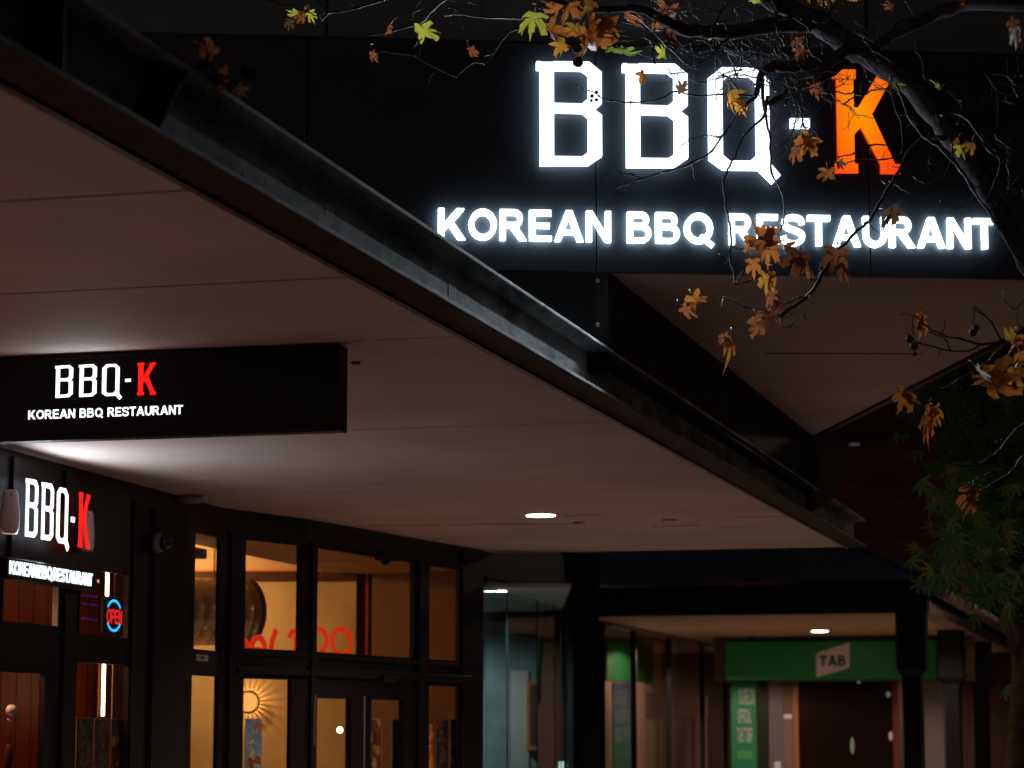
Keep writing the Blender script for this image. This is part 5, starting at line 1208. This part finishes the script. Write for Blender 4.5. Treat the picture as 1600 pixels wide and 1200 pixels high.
# (u, v of the centre, length px, rotation deg (0 tip up, 180 tip down), colour, narrow, dy)
LV = [(833,42,58,175,'Y',.75,-.3),(672,44,44,-70,'Y',.9,-.05),(602,44,22,120,'O',.8,0),(585,90,24,200,'R',.8,.3),(740,84,24,210,'R',.8,.3),(457,18,26,60,'Y',.9,0),(487,28,24,200,'Y',.8,0),(468,30,24,150,'O',.8,0),(452,40,22,170,'B',.8,0),
 (888,22,48,170,'O',.9,-.1),(912,14,42,140,'A',.8,-.15),(874,6,40,200,'R',.9,.1),(862,8,34,60,'O',.8,0),(868,58,56,215,'O',.65,-.12),(890,48,34,100,'A',.8,-.18),(928,46,62,10,'O',1,-.1),(950,50,48,190,'O',.9,-.05),(878,80,36,200,'A',.75,-.2),(915,80,36,170,'O',.8,0),
 (968,86,46,240,'G',.6,-.3),(985,80,34,280,'G',.6,-.3),(1032,78,28,20,'Y',1.0,-.1),(1041,30,44,170,'R',.9,.2),(1048,48,40,190,'R',.7,.2),(1068,38,26,270,'O',.6,0),(1030,45,24,260,'O',.7,.1),(985,36,44,200,'R',.9,.2),(935,70,40,150,'O',.9,.05),(905,60,36,140,'O',.9,0),
 (1108,56,20,100,'Y',.7,0),(1172,2,34,90,'Y',.8,-.1),(1006,124,30,200,'O',.6,-.1),(1060,134,26,30,'B',1.0,-.1),(1145,158,40,200,'A',.9,-.15),(1158,170,36,215,'A',.6,-.15),(1271,148,38,185,'R',.8,-.1),(1252,88,32,200,'O',.9,-.1),(1246,70,28,170,'R',.9,0),
 (1258,-2,36,180,'O',.9,0),(1290,0,36,200,'O',.8,0),(1325,5,34,100,'O',.9,0),(1385,8,24,80,'R',.7,0),(1256,232,50,150,'O',.9,-.2),(1272,214,36,-75,'A',.85,-.24),(1245,245,38,190,'R',.7,-.15),(1292,282,40,175,'O',.8,-.2),(1313,260,20,200,'B',.9,-.1),
 (1465,127,26,10,'Y',.9,-.1),(1409,137,30,250,'G',.5,-.1),(1502,240,30,190,'Y',.8,-.2),(1512,232,30,150,'A',.8,-.1),(1488,225,22,130,'A',.5,-.1),(1580,42,30,160,'R',.9,0),(1587,62,40,185,'W',.5,-.05),(1594,60,40,180,'R',.6,-.02),(1506,2,30,80,'O',.5,0),
 (1393,340,42,150,'B',.9,-.3),(1385,352,36,200,'B',.5,-.3),(1188,368,52,25,'O',.95,-.3),(1205,374,44,250,'O',.9,-.3),(1176,385,30,210,'O',.7,-.3),(1203,400,44,180,'O',.8,-.28),(1222,398,34,170,'R',.9,-.25),(1178,422,38,185,'O',.7,-.3),(1193,446,44,170,'A',.85,-.32),(1208,440,34,190,'O',.5,-.3),(1240,412,48,150,'R',1.0,-.3),(1256,420,46,190,'R',1.0,-.28),
 (1303,410,50,165,'R',.9,-.3),(1316,428,40,195,'R',.6,-.3),(1208,472,40,190,'R',.6,-.2),(1212,486,34,150,'R',.8,-.2),(1196,500,40,110,'R',.9,-.2),(1175,512,40,100,'R',.8,-.2),(1186,508,34,200,'O',.7,-.2),
 (1092,478,40,215,'O',.8,-.3),(1078,488,34,235,'R',.6,-.3),(1135,548,54,170,'O',.42,-.35),(1122,528,34,110,'R',.5,-.3),(1438,512,46,175,'O',.5,-.2),(1434,500,34,10,'O',.5,-.2),(1405,630,46,150,'O',.8,-.4),(1420,632,40,200,'O',.5,-.4),(1447,660,58,165,'O',.35,-.4),(1455,668,60,178,'O',.3,-.4),(1470,650,44,215,'O',.5,-.4),
 (1568,592,66,-70,'O',.95,-.5),(1545,600,56,150,'O',.6,-.5),(1540,585,44,235,'W',.3,-.52),(1590,590,46,200,'A',.9,-.5),(1592,540,38,190,'O',1.0,-.45),(1577,525,32,30,'A',.8,-.45),(1598,560,40,170,'O',.8,-.45),(1512,768,38,100,'R',.6,-.4),(1520,782,40,190,'R',.8,-.4),(1515,795,42,170,'R',.6,-.4)]
for i, (u, v, L, rot, c, nr, dy) in enumerate(LV):
    a = R(rot); Lm = pr_(L); off_ = .42 * L
    # base so that the leaf's centre falls on (u, v): tip direction in image = (−sin a, up cos a)
    bu = u + math.sin(a) * off_; bv = v + math.cos(a) * off_
    leaf(lv, tp(bu, bv, dy), Lm * .93, a, rnd.uniform(-.75, .6), rnd.uniform(-.8, .9), rnd.uniform(-.8, .7), LK.index(c), i, nr, rnd.uniform(-.95, .95))
    # petiole
    lv.tube([tp(bu, bv, dy), tp(bu + math.sin(a) * 7 + rnd.uniform(-3, 3), bv + math.cos(a) * 8 - 4, dy), tp(bu + math.sin(a) * 10 + rnd.uniform(-5, 5), bv - 12, dy + .05)], .0022, 5, LK.index('O' if c in 'ORB' else 'Y'))
link('leaves', lv, [LM[k_] for k_ in LK], tree, smooth=True)

# clump of leaf litter caught on the beam
cl = MB(); cp = LIP.w(along(8.05), 3.742, -.02)
for i in range(34):
    b_ = cp + Vector((rnd.gauss(-.02, .06), rnd.gauss(0, .1), abs(rnd.gauss(.05, .045))))
    leaf(cl, b_, rnd.uniform(.05, .09), rnd.uniform(0, 6.28), rnd.uniform(-1, 1), rnd.uniform(-.6, .6), rnd.uniform(-.5, .5), rnd.choice((0, 0, 0, 0, 0, 0, 1, 2)), i + 500, .9, rnd.uniform(-1, 1))
tag(link('leaf_litter', cl, [mat('litter_dark', (.02, .012, .01), .8), LM['B'], LM['R']], None, smooth=True), 'dark clump of dead leaves caught on top of the beam', 'leaf litter')

# ------------------------------------------------------------------ green tree on the right
gt = thing('street_tree', 'dark green narrow-leaved street tree at the right edge', 'tree', (4.45, 20.5, .14))
GLm = [leafmat('green_leaf_deep', (.06, .16, .055), (.10, .22, .06)), leafmat('green_leaf_olive', (.18, .26, .05), (.22, .22, .05)), leafmat('green_leaf_turning', (.22, .13, .03), (.16, .06, .02))]
tmb = MB(); tpn = [ony(1596, 1290, 20.5), ony(1592, 1200, 20.5), ony(1597, 1080, 20.5), ony(1603, 960, 20.5), ony(1606, 840, 20.5), ony(1600, 700, 20.5), ony(1625, 560, 20.6)]
tpn = [Vector((tpn[0].x, 20.5, .1))] + tpn
tmb.tube(tpn, [.15, .125, .11, .095, .085, .07, .055, .03], 12)
ends = []
for i in range(26):
    st = tpn[3] + (tpn[6] - tpn[3]) * rnd.random(); tgt = ony(rnd.uniform(1455, 1700), rnd.uniform(520, 900), 20.5 + rnd.uniform(-1.1, 1.1))
    mid = (st + tgt) / 2 + Vector((rnd.uniform(-.1, .1), rnd.uniform(-.1, .1), rnd.uniform(.05, .3))); tmb.tube([st, mid, tgt], [.03, .015, .006], 6); ends.append((mid, tgt))
link('trunk', tmb, mat('brown_bark', (.10, .06, .05), .85, col2=(.05, .03, .025), scale=12, bump=.8, bscale=20), gt, smooth=True)
star = []
for k in range(5):
    a = R(-72 + 36 * k); L_ = (1, .9, .75)[abs(k - 2)]
    star += [(L_ * .3 * math.sin(a - .34), L_ * .3 * math.cos(a - .34)), (L_ * .62 * math.sin(a - .17), L_ * .62 * math.cos(a - .17)), (L_ * math.sin(a), L_ * math.cos(a)), (L_ * .62 * math.sin(a + .17), L_ * .62 * math.cos(a + .17)), (L_ * .3 * math.sin(a + .34), L_ * .3 * math.cos(a + .34))]
star += [(.04, -.02), (-.04, -.02)]
gl_mb = MB()
def gleaf(p, s, mi):
    a = math.pi + rnd.gauss(0, .7); tl = rnd.uniform(-.7, .7); yw = rnd.uniform(-1, 1); vs = [Vector((0, 0, 0))]; 
    for x, y in [(0, 0)] + star:
        z = -.25 * (x * x + y * y); y2 = y * math.cos(tl) - z * math.sin(tl); z2 = y * math.sin(tl) + z * math.cos(tl)
        x3 = x * math.cos(yw) + z2 * math.sin(yw); z3 = -x * math.sin(yw) + z2 * math.cos(yw)
        vs.append(p + Vector((x3 * math.cos(a) - y2 * math.sin(a), z3, x3 * math.sin(a) + y2 * math.cos(a))) * s)
    vs = vs[1:]; n = len(star); gl_mb.add(vs, [(0, 1 + i, 1 + (i + 1) % n) for i in range(n)], mi)
clumps = [(1530, 570), (1560, 600), (1500, 590), (1590, 620), (1540, 640), (1580, 660), (1600, 560), (1545, 735), (1585, 745), (1560, 790), (1590, 800), (1530, 800), (1525, 850), (1570, 860), (1545, 905), (1590, 900), (1495, 845), (1480, 560), (1455, 600), (1600, 700), (1575, 930), (1510, 700)]
for (u, v) in clumps:
    dpt = 20.5 + rnd.uniform(-.8, .8)
    for i in range(30):
        p = ony(u + rnd.gauss(0, 22), v + rnd.gauss(0, 20), dpt + rnd.gauss(0, .25))
        gleaf(p, rnd.uniform(.12, .20), 0 if rnd.random() < .6 else (1 if rnd.random() < .85 else 2))
for m_, t_ in ends:
    for i in range(22): gleaf(t_ + Vector((rnd.gauss(0, .14), rnd.gauss(0, .14), rnd.gauss(-.03, .12))), rnd.uniform(.11, .18), 0 if rnd.random() < .65 else 1)
for i in range(900):
    p = Vector((rnd.gauss(5.3, .7), rnd.gauss(20.8, .8), rnd.gauss(4.4, .8))); gleaf(p, rnd.uniform(.1, .16), rnd.choice((0, 0, 1)))
link('crown', gl_mb, GLm, gt)

# ------------------------------------------------------------------ street lamps out of view, some added to brighten parts of the scene
def street_lamp(x, y, h, e, col, lab, spot=None):
    t = thing('street_lamp', lab, 'street lamp', (x, y, .0))
    q = MB(); q.tube([(x, y, 0), (x, y, h)], [.09, .05], 12); q.tube([(x, y, h), (x + .3, y + .1, h + .25), (x + 1.0, y + .2, h + .3)], .035, 8); link('pole', q, M['black'], t)
    q = MB(); q.box(x + .9, x + 1.5, y + .05, y + .35, h + .27, h + .37); link('lamp_head', q, M['grey_plastic'], t)
    q = MB(); q.box(x + 1.0, x + 1.4, y + .1, y + .3, h + .255, h + .265); link('lens', q, emit('lamp_lens', col, 20), t)
    l = bpy.data.lights.new('lamp_glow', 'SPOT' if spot else 'POINT'); l.energy = e; l.color = col; l.shadow_soft_size = .5
    if spot: l.spot_size = R(spot); l.spot_blend = .5
    o = bpy.data.objects.new('lamp_glow', l); C.objects.link(o); o.parent = t; o.location = (1.2, .2, h + .1)
street_lamp(-7.5, -4.0, 6.0, 680, (1, .82, .66), 'tall street lamp behind the viewer on the left')
street_lamp(7.8, 16.5, 7.0, 2500, (1, .72, .56), 'full cut-off street lamp over the roadway to the right', 72)  # added so the lit ground brightens the upper soffit
street_lamp(11.0, 37, 7.0, 1500, (1, .74, .58), 'street lamp beside the veranda beyond the right edge', 130)
street_lamp(10.2, 46, 7.4, 230, (1, .78, .66), 'distant street lamp level with the tiled roof')  # added to bring out the tiled and hip roofs
street_lamp(9.0, 22, 7.0, 1900, (1, .76, .6), 'street lamp near the green tree beyond the right edge', 128)  # added to light the green crown
for y_, x_, lb_ in ((43.2, 7.07, 'round white downlight behind the nearest veranda post'), (56.5, 8.0, 'round white downlight far under the veranda behind the posts'), (63.5, 10.6, 'round white downlight before the far shop row')):  # hidden downlights added to brighten the gaps between the posts
    p = Vector((x_, y_, ZV)); d = thing('downlight', lb_, 'downlight', p)
    q = MB(); q.lathe(p, [(.147, .001), (.147, -.008), (.127, -.012), (.127, .001)], 16); link('trim_ring', q, M['white_plastic'], d)
    l = bpy.data.lights.new('downlight_beam', 'SPOT'); l.energy = 150 if y_ < 50 else 420; l.color = (1, .74, .58); l.spot_size = R(165); l.spot_blend = .6; l.shadow_soft_size = .08
    o = bpy.data.objects.new('downlight_beam', l); C.objects.link(o); o.parent = d; o.location = (0, 0, -.05)
